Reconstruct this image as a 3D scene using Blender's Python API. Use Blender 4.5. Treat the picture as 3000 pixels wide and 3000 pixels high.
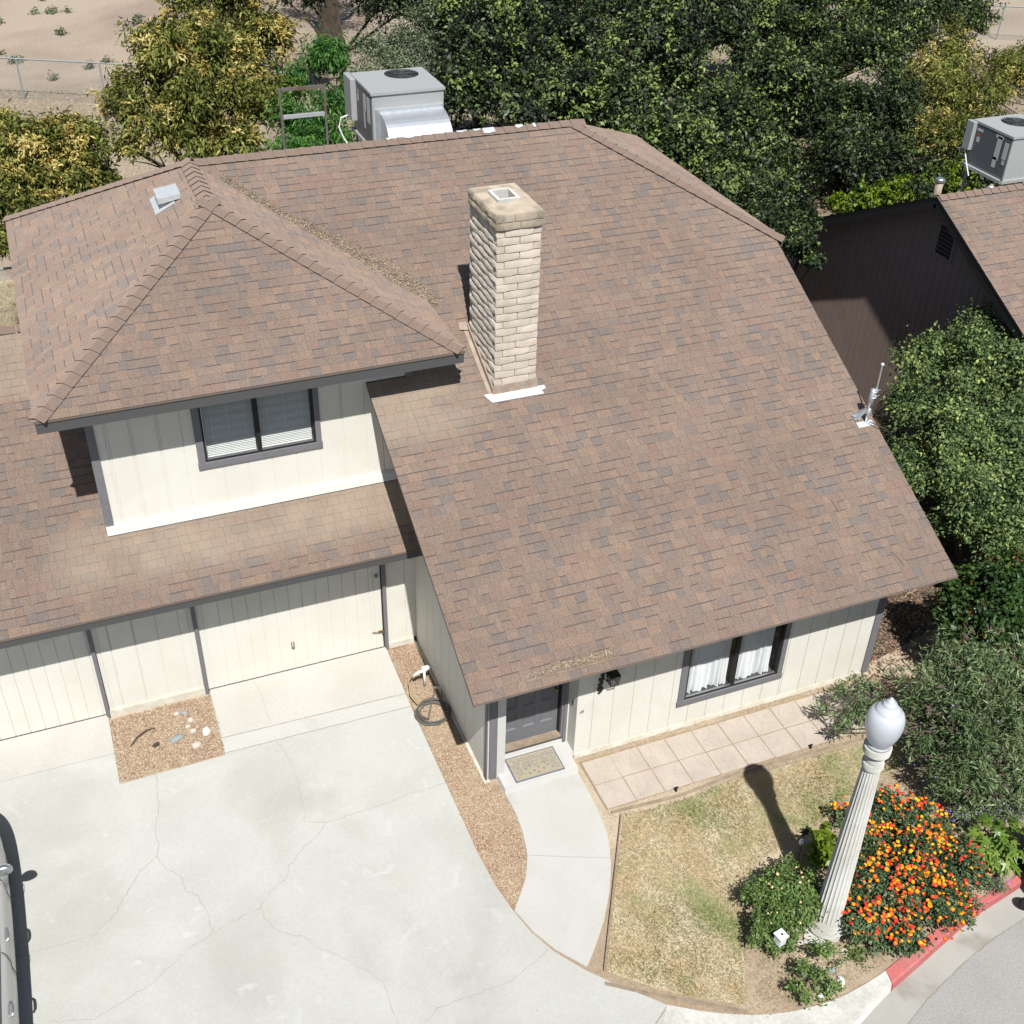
import bpy, bmesh, math, random
import numpy as np
from mathutils import Vector, Matrix
from math import radians, sin, cos, pi
for o in list(bpy.data.objects): bpy.data.objects.remove(o)
S = bpy.context.scene
COL = S.collection
random.seed(7); RNG = np.random.default_rng(7)

# ---------------------------------------------------------------- camera, light, exposure
cam_d = bpy.data.cameras.new("camera"); cam = bpy.data.objects.new("camera", cam_d); COL.objects.link(cam)
YAW, PITCH, ROLL, FPX = 0.398011627, 0.625692613, 0.0299277072, 3457.2
_f = Vector((sin(YAW)*cos(PITCH), cos(YAW)*cos(PITCH), -sin(PITCH)))
_r = Vector((cos(YAW), -sin(YAW), 0)); _u = _r.cross(_f)
_r2 = _r*cos(ROLL)+_u*sin(ROLL); _u2 = -_r*sin(ROLL)+_u*cos(ROLL)
CAM = Vector((0, 0, 13.2))
cam.matrix_world = Matrix(((_r2.x, _u2.x, -_f.x, CAM.x), (_r2.y, _u2.y, -_f.y, CAM.y), (_r2.z, _u2.z, -_f.z, CAM.z), (0, 0, 0, 1)))
cam_d.sensor_width = 36; cam_d.sensor_fit = 'HORIZONTAL'; cam_d.lens = FPX/3000*36
cam_d.clip_start = 0.1; cam_d.clip_end = 2000
S.camera = cam
SUN = Vector((-0.114, -0.547, 0.829)).normalized()
w = bpy.data.worlds.new("World"); S.world = w; w.use_nodes = True
nt = w.node_tree; bg = nt.nodes["Background"]
sky = nt.nodes.new("ShaderNodeTexSky"); sky.sky_type = 'NISHITA'; sky.sun_disc = False
sky.sun_elevation = math.asin(SUN.z); sky.sun_rotation = math.atan2(SUN.x, SUN.y)
nt.links.new(sky.outputs[0], bg.inputs[0]); bg.inputs[1].default_value = 0.06
sl = bpy.data.lights.new("sun", 'SUN'); sl.energy = 5.0; sl.angle = radians(0.53); sl.color = (1, 0.985, 0.955)
so = bpy.data.objects.new("sun", sl); COL.objects.link(so)
so.rotation_euler = (-SUN).to_track_quat('-Z', 'Y').to_euler(); so.location = (0, 0, 40)
S.view_settings.view_transform = 'Standard'; S.view_settings.look = 'None'
S.view_settings.exposure = 0.19; S.view_settings.gamma = 1
S.render.resolution_x = 1024; S.render.resolution_y = 1024
S.cycles.max_bounces = 6; S.cycles.transparent_max_bounces = 8

# ---------------------------------------------------------------- materials
def mat(name, col=(.5, .5, .5), rough=.85, metal=0, c2=None, scale=3, detail=4, fine=0, fscale=90, bump=0, bscale=60, spec=.3, c3=None, s3=.4, t3=(.5, .6), trans=0, coord='pos', stretch=None, dust=False, vary=0, stains=False):
    m = bpy.data.materials.new(name); m.use_nodes = True; t = m.node_tree; b = t.nodes["Principled BSDF"]
    b.inputs["Roughness"].default_value = rough; b.inputs["Metallic"].default_value = metal
    b.inputs["Specular IOR Level"].default_value = spec
    if rough >= .85: b.inputs["Diffuse Roughness"].default_value = 1.0
    N = t.nodes.new; Lk = t.links.new
    g = N("ShaderNodeNewGeometry"); pos = g.outputs["Position"]
    if stretch:
        mp = N("ShaderNodeMapping"); mp.inputs["Scale"].default_value = stretch; Lk(pos, mp.inputs[0]); pos = mp.outputs[0]
    def noise(sc, det=4, dist=0):
        n = N("ShaderNodeTexNoise"); n.inputs["Scale"].default_value = sc; n.inputs["Detail"].default_value = det; n.inputs["Distortion"].default_value = dist
        Lk(pos, n.inputs["Vector"]); return n.outputs["Fac"]
    def ramp(fac, a, bb):
        r = N("ShaderNodeMapRange"); r.inputs[1].default_value = a; r.inputs[2].default_value = bb; Lk(fac, r.inputs[0]); return r.outputs[0]
    def mix(fac, A, B, bt='MIX'):
        x = N("ShaderNodeMix"); x.data_type = 'RGBA'; x.blend_type = bt
        if isinstance(fac, (int, float)): x.inputs[0].default_value = fac
        else: Lk(fac, x.inputs[0])
        for i, v in ((6, A), (7, B)):
            if isinstance(v, tuple): x.inputs[i].default_value = (*v[:3], 1)
            else: Lk(v, x.inputs[i])
        return x.outputs[2]
    c = tuple(col)
    if c2: c = mix(ramp(noise(scale, detail, .4), .35, .65), c, tuple(c2))
    if c3: c = mix(ramp(noise(s3, 5, .6), *t3), c, tuple(c3))
    if fine:
        f = ramp(noise(fscale, 2), .25, .75)
        r = N("ShaderNodeMapRange"); r.inputs[3].default_value = 1-fine; r.inputs[4].default_value = 1+fine; Lk(f, r.inputs[0])
        cc = N("ShaderNodeCombineColor"); [Lk(r.outputs[0], cc.inputs[i]) for i in range(3)]
        c = mix(1.0, c, cc.outputs[0], 'MULTIPLY')
    if stains:   # oil spots, rust and damp patches scattered on the slab
        vo = N("ShaderNodeTexVoronoi"); vo.inputs["Scale"].default_value = 7; Lk(pos, vo.inputs["Vector"])
        sp_ = ramp(vo.outputs["Distance"], .13, .05); gate = ramp(noise(.45, 2), .56, .64)
        m_ = N("ShaderNodeMath"); m_.operation = 'MULTIPLY'; Lk(sp_, m_.inputs[0]); Lk(gate, m_.inputs[1]); m2 = N("ShaderNodeMath"); m2.operation = 'MULTIPLY'; m2.inputs[1].default_value = .45; Lk(m_.outputs[0], m2.inputs[0])
        c = mix(m2.outputs[0], c, (.30, .29, .25)); c = mix(ramp(noise(3.2, 8, 1.2), .62, .78), c, (.50, .495, .47)); c = mix(ramp(noise(1.3, 10, .8), .63, .80), c, (.43, .40, .335))
    if vary:
        oi = N("ShaderNodeObjectInfo"); r = N("ShaderNodeMapRange"); r.inputs[3].default_value = 1-vary; r.inputs[4].default_value = 1+vary; Lk(oi.outputs["Random"], r.inputs[0])
        cc = N("ShaderNodeCombineColor"); [Lk(r.outputs[0], cc.inputs[i]) for i in range(3)]
        c = mix(1.0, c, cc.outputs[0], 'MULTIPLY')
    if dust:   # pale washed out granules below the upper wall and in its corner: a stain with its own place on the roof
        sx = N("ShaderNodeSeparateXYZ"); Lk(g.outputs["Position"], sx.inputs[0]); X, Y, Z = sx.outputs
        def ss(v, a, bb):
            r = N("ShaderNodeMapRange"); r.interpolation_type = 'SMOOTHSTEP'; r.inputs[1].default_value = a; r.inputs[2].default_value = bb; Lk(v, r.inputs[0]); return r.outputs[0]
        def mul(a, bb, op='MULTIPLY'):
            m_ = N("ShaderNodeMath"); m_.operation = op; m_.use_clamp = True; Lk(a, m_.inputs[0]); Lk(bb, m_.inputs[1]); return m_.outputs[0]
        g1 = mul(mul(ss(Y, 13.45, 13.95), ss(X, -1.3, -.3)), mul(ss(Z, 3.5, 3.1), ss(Y, 14.9, 14.3)))
        g2 = mul(mul(ss(Y, 13.25, 13.7), ss(X, 5.7, 4.6)), mul(ss(Z, 4.1, 4.2), ss(Z, 5.0, 4.8)))
        c = mix(mul(mul(g1, g2, 'ADD'), ramp(noise(1.7, 5, .5), .15, .75)), c, (.36, .295, .225))
    if isinstance(c, tuple): b.inputs["Base Color"].default_value = (*c, 1)
    else: Lk(c, b.inputs["Base Color"])
    if bump:
        bp = N("ShaderNodeBump"); bp.inputs["Strength"].default_value = bump; bp.inputs["Distance"].default_value = .01
        Lk(noise(bscale, 4), bp.inputs["Height"]); Lk(bp.outputs[0], b.inputs["Normal"])
    if trans:
        tr = N("ShaderNodeBsdfTranslucent"); ms = N("ShaderNodeMixShader"); ms.inputs[0].default_value = trans
        if isinstance(c, tuple): tr.inputs[0].default_value = (*c, 1)
        else: Lk(c, tr.inputs[0])
        Lk(b.outputs[0], ms.inputs[1]); Lk(tr.outputs[0], ms.inputs[2]); Lk(ms.outputs[0], t.nodes["Material Output"].inputs[0])
    return m
def leafmat(name, dark, mid, light, trans=.25, rough=.45, spec=.4):
    m = bpy.data.materials.new(name); m.use_nodes = True; t = m.node_tree; b = t.nodes["Principled BSDF"]
    N = t.nodes.new; Lk = t.links.new
    at = N("ShaderNodeAttribute"); at.attribute_name = 'tint'
    g = N("ShaderNodeNewGeometry")
    ma = N("ShaderNodeMath"); ma.operation = 'MULTIPLY_ADD'; ma.inputs[1].default_value = .35; Lk(g.outputs["Random Per Island"], ma.inputs[0]); Lk(at.outputs["Fac"], ma.inputs[2])
    r = N("ShaderNodeValToRGB"); r.color_ramp.elements[0].position = .1; r.color_ramp.elements[0].color = (*dark, 1)
    r.color_ramp.elements[1].position = 1.2 if False else 1.0; r.color_ramp.elements[1].color = (*light, 1)
    e = r.color_ramp.elements.new(.6); e.color = (*mid, 1)
    Lk(ma.outputs[0], r.inputs[0]); Lk(r.outputs[0], b.inputs["Base Color"])
    b.inputs["Roughness"].default_value = rough; b.inputs["Specular IOR Level"].default_value = spec
    tr = N("ShaderNodeBsdfTranslucent"); ms = N("ShaderNodeMixShader"); ms.inputs[0].default_value = trans
    Lk(r.outputs[0], tr.inputs[0]); Lk(b.outputs[0], ms.inputs[1]); Lk(tr.outputs[0], ms.inputs[2]); Lk(ms.outputs[0], t.nodes["Material Output"].inputs[0])
    return m
def glassmat(name, tint=(.94, .95, .95)):
    m = bpy.data.materials.new(name); m.use_nodes = True; t = m.node_tree; N = t.nodes.new; Lk = t.links.new
    tp = N("ShaderNodeBsdfTransparent"); tp.inputs[0].default_value = (*tint, 1)
    gl = N("ShaderNodeBsdfGlossy"); gl.inputs["Roughness"].default_value = .02
    lw = N("ShaderNodeLayerWeight"); lw.inputs[0].default_value = .5
    pw = N("ShaderNodeMath"); pw.operation = 'POWER'; pw.inputs[1].default_value = 4; Lk(lw.outputs["Facing"], pw.inputs[0])
    fr = N("ShaderNodeMath"); fr.operation = 'MULTIPLY_ADD'; fr.inputs[1].default_value = .9; fr.inputs[2].default_value = .06; Lk(pw.outputs[0], fr.inputs[0])
    ms = N("ShaderNodeMixShader"); Lk(fr.outputs[0], ms.inputs[0]); Lk(tp.outputs[0], ms.inputs[1]); Lk(gl.outputs[0], ms.inputs[2]); Lk(ms.outputs[0], t.nodes["Material Output"].inputs[0])
    return m
M = {}
M['cream'] = mat('cream_paint', (.745, .725, .65), .7, c2=(.71, .685, .605), c3=(.66, .62, .52), s3=1.1, t3=(.6, .85), scale=1.5, fine=.04, fscale=40, bump=.15, bscale=50)
M['cream_light'] = mat('pale_trim_paint', (.60, .59, .55), .7, fine=.05)
M['grey'] = mat('grey_trim_paint', (.185, .18, .19), .65, fine=.08, fscale=20)
M['charcoal'] = mat('charcoal_trim_paint', (.085, .083, .083), .7, fine=.08)
M['door'] = mat('door_paint', (.17, .17, .18), .5)
M['dark'] = mat('dark_metal', (.02, .02, .02), .5)
M['room'] = mat('dim_interior', (.10, .095, .085), .9)
M['alu'] = mat('aluminium', (.62, .64, .66), .35, .9, fine=.05)
M['galv'] = mat('galvanised_sheet', (.66, .69, .72), .38, .75, fine=.06, fscale=8)
M['white'] = mat('white_plastic', (.78, .79, .80), .5)
M['slat'] = mat('blind_slat', (.72, .72, .68), .6)
M['curtain'] = mat('curtain_fabric', (.74, .75, .75), .9, trans=.15)
M['glass'] = glassmat('window_glass')
TONES = [(.282, .204, .157), (.256, .191, .152), (.245, .187, .152), (.213, .176, .157), (.264, .199, .159), (.258, .184, .146), (.229, .180, .153)]
TW = [3, 4, 3.2, 1.6, 2.6, 3, 1.8]
for i, c in enumerate(TONES):
    M['t%d' % i] = mat('shingle_tone', c, .95, fine=.30, fscale=62, spec=.15, dust=True, c2=tuple(v*.88 for v in c), scale=.8, detail=6)
M['dusty2'] = mat('half_dusty_shingle', (.345, .275, .215), .95, fine=.15, fscale=55, spec=.1)
M['dusty'] = mat('dusty_shingle', (.40, .335, .265), .95, fine=.15, fscale=55, c2=(.355, .29, .225), scale=3, spec=.1)
M['cap'] = mat('cap_shingle', (.235, .175, .142), .95, fine=.2, fscale=55, spec=.15)
M['edge'] = mat('asphalt_edge', (.15, .115, .095), .9); M['capedge'] = mat('cap_edge', (.035, .026, .024), .9)
M['band'] = mat('dark_granule_band', (.105, .088, .086), .95, fine=.2, fscale=60, dust=True)
M['deck'] = mat('roof_underlay', (.10, .075, .06), .95)
M['block'] = mat('slump_block', (.56, .495, .41), .95, c2=(.49, .43, .36), scale=6, c3=(.42, .36, .29), s3=3, t3=(.58, .8), vary=.09, fine=.10, fscale=60, bump=.3, bscale=40)
M['blockcap'] = mat('stained_cap_block', (.44, .375, .29), .95, c2=(.36, .30, .23), scale=5, c3=(.27, .23, .175), s3=2.5, fine=.1, bump=.3)
M['mortar'] = mat('mortar', (.30, .24, .165), .95)  # mortar, its colour darkened to strengthen the shadow lines between blocks
M['flash'] = mat('tan_flashing', (.40, .34, .27), .6, c2=(.33, .24, .19), scale=8)
M['flashw'] = mat('bright_flashing', (.72, .74, .75), .4, .4, fine=.1, fscale=12)
M['brown'] = mat('brown_paint', (.27, .195, .17), .9, c2=(.245, .18, .155), scale=2)
M['black'] = mat('black_paint', (.022, .021, .021), .75, fine=.1)
M['concrete'] = mat('drive_concrete', (.46, .458, .425), .9, c2=(.425, .422, .39), scale=.9, detail=8, c3=(.385, .38, .345), s3=.5, t3=(.48, .66), stains=True, fine=.045, fscale=30, bump=.06, bscale=80)
M['concrete2'] = mat('walk_concrete', (.475, .465, .435), .9, c2=(.45, .44, .405), c3=(.41, .395, .35), s3=1.2, t3=(.55, .8), scale=1.3, detail=6, fine=.04, fscale=30)
M['apron'] = mat('apron_concrete', (.445, .43, .385), .9, c2=(.475, .46, .42), scale=1.1, detail=6, fine=.05, fscale=25)
M['step'] = mat('step_concrete', (.46, .455, .43), .9, c2=(.49, .48, .45), scale=4, fine=.04)
M['found'] = mat('foundation_plaster', (.55, .52, .45), .95, c2=(.47, .42, .33), scale=4, fine=.1, fscale=15, bump=.3)
M['crack'] = mat('crack_dirt', (.30, .275, .23), .95, c2=(.30, .28, .24), scale=6)
M['kerb'] = mat('kerb_concrete', (.55, .54, .50), .9, c2=(.46, .45, .405), scale=3, detail=8, fine=.1, fscale=25, bump=.15)
M['redkerb'] = mat('red_kerb_paint', (.52, .165, .155), .8, c2=(.50, .14, .135), scale=4, detail=8, c3=(.42, .22, .20), s3=3, t3=(.62, .8), fine=.1, fscale=25, bump=.15)
M['gutter'] = mat('gutter_concrete', (.36, .35, .315), .9, c2=(.40, .39, .35), scale=2, detail=8, c3=(.30, .28, .245), s3=1.2, fine=.06)
M['asphalt'] = mat('worn_asphalt', (.31, .305, .285), .95, c2=(.345, .335, .31), scale=1.2, detail=8, fine=.16, fscale=45, bump=.2)
M['soil'] = mat('dry_soil', (.37, .29, .205), .95, c2=(.315, .24, .165), scale=2.2, detail=8, c3=(.46, .38, .28), s3=.5, t3=(.45, .6), fine=.14, fscale=28, bump=.3, bscale=30)
M['field'] = mat('dry_field', (.255, .205, .16), .95, c2=(.225, .175, .135), scale=.8, detail=10, c3=(.31, .255, .195), s3=.13, t3=(.45, .6), fine=.12, fscale=9, bump=.3, bscale=12)
M['bark'] = mat('bark_mulch', (.31, .215, .145), .95, c2=(.41, .315, .215), scale=6, detail=6, c3=(.265, .145, .10), s3=1.1, t3=(.48, .62), fine=.25, fscale=45, bump=.5, bscale=40)
M['chip_a'] = mat('pale_chip', (.52, .43, .31), .9); M['chip_b'] = mat('red_chip', (.27, .15, .10), .9); M['chip_c'] = mat('tan_chip', (.37, .28, .19), .9)
M['paver'] = mat('paver_concrete', (.455, .395, .335), .9, c2=(.405, .35, .295), scale=3, detail=6, fine=.06, fscale=30)
M['lawnsoil'] = mat('lawn_thatch', (.50, .43, .30), .95, c2=(.44, .33, .20), scale=1.8, detail=6, c3=(.26, .28, .12), s3=.9, t3=(.5, .66), fine=.2, fscale=40)
M['shadetint'] = mat('soil_with_painted_shade', (.09, .065, .045), .95, c2=(.06, .045, .03), scale=4)  # very dark soil colour with the shrubs' shade put into it
M['underwood'] = mat('shade_tinted_litter_soil', (.14, .105, .07), .95, c2=(.26, .195, .13), scale=1.4, detail=8)  # leaf litter on soil, darkened for the shade under the trees
M['joint'] = mat('joint_dirt', (.33, .26, .17), .95, c2=(.26, .20, .13), scale=12)
M['straw'] = mat('matted_straw', (.50, .40, .24), .95, c2=(.38, .29, .17), scale=2.5, detail=8, fine=.2, fscale=20)
M['fence'] = mat('fence_wire', (.30, .32, .33), .6)
M['stone'] = mat('pale_stone', (.52, .47, .41), .7, fine=.05); M['slate'] = mat('blue_grey_stone', (.27, .31, .31), .7, fine=.05)
M['wood'] = mat('weathered_wood', (.30, .235, .17), .85, c2=(.22, .17, .12), scale=8)
M['bark_tree'] = mat('tree_bark', (.10, .075, .055), .95, c2=(.06, .045, .035), scale=6, bump=.5, bscale=15)
M['twig'] = mat('dry_twig', (.27, .22, .17), .9)
M['lampcast'] = mat('cast_stone', (.50, .495, .46), .9, c2=(.43, .42, .38), scale=4, fine=.10, fscale=45, bump=.2)
M['car'] = mat('silver_car_paint', (.62, .62, .60), .32, .35, spec=.6)
M['tyre'] = mat('tyre_rubber', (.02, .02, .02), .8); M['binp'] = mat('black_bin_plastic', (.018, .019, .02), .5)
M['hose'] = mat('grey_hose', (.13, .125, .11), .6); M['hose2'] = mat('tan_hose', (.38, .31, .16), .6)
M['brass'] = mat('aged_brass', (.30, .22, .10), .4, .8); M['num'] = mat('bronze_numerals', (.05, .045, .042), .45, .3)
M['coir'] = mat('coir_mat', (.34, .295, .21), .95, fine=.15, fscale=60); M['matprint'] = mat('mat_print', (.13, .15, .19), .9)
M['litter'] = mat('leaf_litter', (.34, .26, .17), .95, c2=(.20, .14, .09), scale=9)

# ---------------------------------------------------------------- mesh and object helpers
WORLD = {}
def setp(o, label=None, cat=None, group=None, kind=None):
    if label: o['label'] = label
    if cat: o['category'] = cat
    if group: o['group'] = group
    if kind: o['kind'] = kind
    return o
def empty(name, loc, label, cat, group=None):
    o = bpy.data.objects.new(name, None); COL.objects.link(o); o.location = loc; o.empty_display_size = .2
    WORLD[o.name] = Vector(loc); return setp(o, label, cat, group)
def link(name, me, parent=None, loc=None, **k):
    """loc is a world position (mesh vertices are relative to it)"""
    o = bpy.data.objects.new(name, me); COL.objects.link(o)
    base = WORLD[parent.name] if parent else Vector((0, 0, 0))
    if loc is None: loc = base
    loc = Vector(loc); o.parent = parent; o.location = loc-base; WORLD[o.name] = loc
    return setp(o, **k)
class MB:
    def __init__(s): s.v = []; s.f = []; s.m = []
    def face(s, pts, mi=0):
        i = len(s.v); s.v += [tuple(p) for p in pts]; s.f.append(tuple(range(i, i+len(pts)))); s.m.append(mi); return s
    def add(s, v, f, mi=0):
        i = len(s.v); s.v += [tuple(p) for p in v]; s.f += [tuple(i+a for a in q) for q in f]
        s.m += ([mi]*len(f) if isinstance(mi, int) else list(mi)); return s
    def box(s, x0, x1, y0, y1, z0, z1, mi=0, bev=0):
        v = [(x, y, z) for z in (z0, z1) for y in (y0, y1) for x in (x0, x1)]
        return s.add(v, [(0, 2, 3, 1), (4, 5, 7, 6), (0, 1, 5, 4), (2, 6, 7, 3), (0, 4, 6, 2), (1, 3, 7, 5)], mi)
    def obox(s, c, a, b, n, mi=0):
        c, a, b, n = map(Vector, (c, a, b, n))
        v = [c+a*i+b*j+n*k for k in (-1, 1) for j in (-1, 1) for i in (-1, 1)]
        return s.add(v, [(0, 2, 3, 1), (4, 5, 7, 6), (0, 1, 5, 4), (2, 6, 7, 3), (0, 4, 6, 2), (1, 3, 7, 5)], mi)
    def beam(s, p, q, wd, th, up=(0, 0, 1), mi=0):
        p, q, up = Vector(p), Vector(q), Vector(up); d = q-p; a = d.normalized(); b = a.cross(up).normalized(); n = b.cross(a)
        return s.obox((p+q)/2, d/2, b*wd/2, n*th/2, mi)
    def prism(s, pts, z0, z1, mi=0, msi=None):
        n = len(pts); ar = sum(pts[i][0]*pts[(i+1) % n][1]-pts[(i+1) % n][0]*pts[i][1] for i in range(n))
        if ar < 0: pts = pts[::-1]
        v = [(x, y, z0) for x, y in pts]+[(x, y, z1) for x, y in pts]
        f = [tuple(range(n-1, -1, -1)), tuple(range(n, 2*n))]+[(i, (i+1) % n, n+(i+1) % n, n+i) for i in range(n)]
        return s.add(v, f, [mi, mi]+[msi if msi is not None else mi]*n)
    def tube(s, pts, r, n=6, mi=0, caps=True, closed=False):
        pts = [Vector(p) for p in pts]; rs = r if isinstance(r, (list, tuple)) else [r]*len(pts); rings = []
        ref = Vector((0, 0, 1)); i0 = len(s.v)
        for i, p in enumerate(pts):
            d = (pts[min(i+1, len(pts)-1)]-pts[max(i-1, 0)]).normalized() if not closed else (pts[(i+1) % len(pts)]-pts[i-1]).normalized()
            a = d.cross(ref if abs(d.z) < .95 else Vector((1, 0, 0))).normalized(); b = d.cross(a)
            for k in range(n):
                t = 2*pi*k/n; s.v.append(tuple(p+(a*cos(t)+b*sin(t))*rs[i]))
        m = len(pts)
        for i in range(m if closed else m-1):
            for k in range(n):
                j = (i+1) % m
                s.f.append((i0+i*n+k, i0+j*n+k, i0+j*n+(k+1) % n, i0+i*n+(k+1) % n)); s.m.append(mi)
        if caps and not closed:
            s.f.append(tuple(i0+k for k in range(n))); s.m.append(mi); s.f.append(tuple(i0+(m-1)*n+k for k in range(n-1, -1, -1))); s.m.append(mi)
        return s
    def lathe(s, prof, c=(0, 0, 0), n=24, mi=0, flute=None):
        i0 = len(s.v); c = Vector(c)
        for j, (r, z) in enumerate(prof):
            for k in range(n):
                t = 2*pi*k/n; rr = r
                if flute and flute[0] <= j <= flute[1]: rr = r*(1-(.09 if k % 4 in (1,) else .075 if k % 4 in (0, 2) else 0))
                s.v.append((c.x+rr*cos(t), c.y+rr*sin(t), c.z+z))
        for j in range(len(prof)-1):
            for k in range(n):
                s.f.append((i0+j*n+k, i0+j*n+(k+1) % n, i0+(j+1)*n+(k+1) % n, i0+(j+1)*n+k)); s.m.append(mi)
        s.f.append(tuple(i0+k for k in range(n-1, -1, -1))); s.m.append(mi)
        s.f.append(tuple(i0+(len(prof)-1)*n+k for k in range(n))); s.m.append(mi)
        return s
    def mesh(s, name, mats, origin=(0, 0, 0), smooth=False):
        me = bpy.data.meshes.new(name); o = Vector(origin)
        me.from_pydata([(x-o.x, y-o.y, z-o.z) for x, y, z in s.v], [], s.f)
        for m in mats: me.materials.append(M[m])
        if len(mats) > 1: me.polygons.foreach_set('material_index', s.m)
        if smooth: me.polygons.foreach_set('use_smooth', [True]*len(s.f))
        me.update(); return me
    def build(s, name, mats, parent=None, loc=None, smooth=False, bevel=0, local=False, **k):
        if isinstance(mats, str): mats = [mats]
        if loc is None: loc = WORLD[parent.name] if parent else Vector((0, 0, 0))
        me = s.mesh(name, mats, (0, 0, 0) if local else loc, smooth); o = link(name, me, parent, loc, **k)
        if bevel:
            b = o.modifiers.new('bevel', 'BEVEL'); b.width = bevel; b.segments = 2; b.limit_method = 'ANGLE'
        return o
def clip(poly, a, b, c):
    """keep a*x+b*y>=c"""
    out = []
    for i in range(len(poly)):
        p, q = poly[i], poly[(i+1) % len(poly)]; dp = a*p[0]+b*p[1]-c; dq = a*q[0]+b*q[1]-c
        if dp >= 0: out.append(p)
        if (dp > 0 and dq < 0) or (dp < 0 and dq > 0):
            t = dp/(dp-dq); out.append((p[0]+(q[0]-p[0])*t, p[1]+(q[1]-p[1])*t))
    return out
def clip_poly(poly, hull):
    n = len(hull)
    for i in range(n):
        (x0, y0), (x1, y1) = hull[i], hull[(i+1) % n]
        a, b = -(y1-y0), (x1-x0); poly = clip(poly, a, b, a*x0+b*y0)
        if len(poly) < 3: return []
    return poly
def tri(pts3, name, mt, kind='structure', parent=None, uvz=None):
    """filled concave polygon sheet"""
    bm = bmesh.new(); vs = [bm.verts.new(p) for p in pts3]
    f = bm.faces.new(vs); bmesh.ops.triangulate(bm, faces=[f]); me = bpy.data.meshes.new(name); bm.normal_update()
    for f in bm.faces:
        if f.normal.z < 0: f.normal_flip()
    bm.to_mesh(me); bm.free(); me.materials.append(M[mt]); return link(name, me, parent, kind=kind)

# ---------------------------------------------------------------- ground, paving
DR = [(3.72, 13.99), (3.70, 13.15), (3.69, 12.45), (3.69, 11.68), (3.69, 10.88), (3.69, 10.2), (3.69, 9.6), (3.72, 9.05), (3.80, 8.59), (3.90, 8.21), (4.06, 7.86), (4.32, 7.48), (4.60, 7.16), (4.90, 6.86), (5.05, 6.70)]
KIN = [(5.05, 6.70), (5.21, 6.60), (5.42, 6.46), (5.67, 6.34), (5.9, 6.23), (6.13, 6.15), (6.38, 6.09), (6.62, 6.05), (6.86, 6.03), (7.11, 6.03), (7.35, 6.05), (7.57, 6.08), (7.83, 6.13), (8.33, 6.27), (8.85, 6.40), (9.37, 6.51), (9.87, 6.60), (10.3, 6.67), (12, 7.0), (20, 8.6), (300, 64)]
KOUT = [(4.77, 6.30), (5.2, 5.3), (6.4, 5.45), (7.20, 5.71), (7.50, 5.83), (7.83, 5.95), (8.34, 6.09), (9.48, 6.43), (10.26, 6.56), (12, 6.88), (20, 8.48), (300, 63.8)]
# one terrain sheet out to the horizon, its edge follows the kerb
tri([(x, y, 0) for x, y in KIN]+[(300, 400, 0), (-300, 400, 0), (-300, 2.9, 0), (5.05, 2.9, 0)], 'ground', 'field')
tri([(x, y, .004) for x, y in [(3.6, 14.2)]+[(-8, 14.2), (-8, 12), (3.6, 12)]], 'soil_patch', 'soil')
tri([(x, y, .006) for x, y in DR[6:]+KIN[1:18]+[(13, 9), (14.5, 16), (13, 24), (10.9, 24), (10.9, 10.8), (3.69, 10.8)]], 'garden_soil', 'soil')
tri([(x, y, .02) for x, y in DR+[(5.05, 3.0), (-14, 3.0), (-14, 13.32), (-.68, 13.22), (-.68, 12.55), (.83, 12.58), (.85, 13.99)]+[]], 'driveway', 'concrete')
tri([(x, y, -.13) for x, y in [(4.9, 3.2)]+KOUT[1:]+[(300, -300), (-300, -300), (-300, 3.2)]], 'street', 'asphalt')
GUT = [(6.6, 5.05), (7.2, 5.28), (7.80, 5.53), (8.23, 5.70), (8.84, 5.90), (9.5, 6.07), (10.12, 6.17), (12, 6.5), (20, 8.1)]
tri([(x, y, -.124) for x, y in [(6.4, 5.46)]+KOUT[3:11]+GUT[::-1]+[(6.0, 4.9)]], 'gutter', 'gutter')
mb = MB(); gp = []
for i in range(len(GUT)-2):
    a, b = Vector(GUT[i]), Vector(GUT[i+1])
    for k in range(8):
        p = a.lerp(b, k/8); gp.append((p.x+random.uniform(-.008, .008), p.y+random.uniform(-.008, .008)))
for i in range(len(gp)-1):
    (x0, y0), (x1, y1) = gp[i], gp[i+1]; hw = random.uniform(.004, .010)
    mb.face([(x0, y0-hw, -.118), (x1, y1-hw, -.118), (x1, y1+hw, -.118), (x0, y0+hw, -.118)])
mb.build('gutter_joint', 'crack', kind='structure')
tri([(x, y, .011) for x, y in [(11.0, 10.9), (16.2, 12.0), (16.2, 23), (11.0, 23)]], 'painted_shrub_shade', 'shadetint')  # dark sheet stands in for shrub shade, cuts bounce onto the brown gable
tri([(x, y, .005) for x, y in [(8, 24.5), (33, 24.5), (34, 30), (30, 36), (12, 37), (9, 33)]], 'shade_tinted_litter_ground', 'underwood')  # litter sheet with the tree shade put into its colour
tri([(x, y, .006) for x, y in [(-9, 21.5), (-.2, 21.5), (1.6, 24), (1.4, 30.5), (-9, 31)]], 'straw_ground', 'straw')
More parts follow.
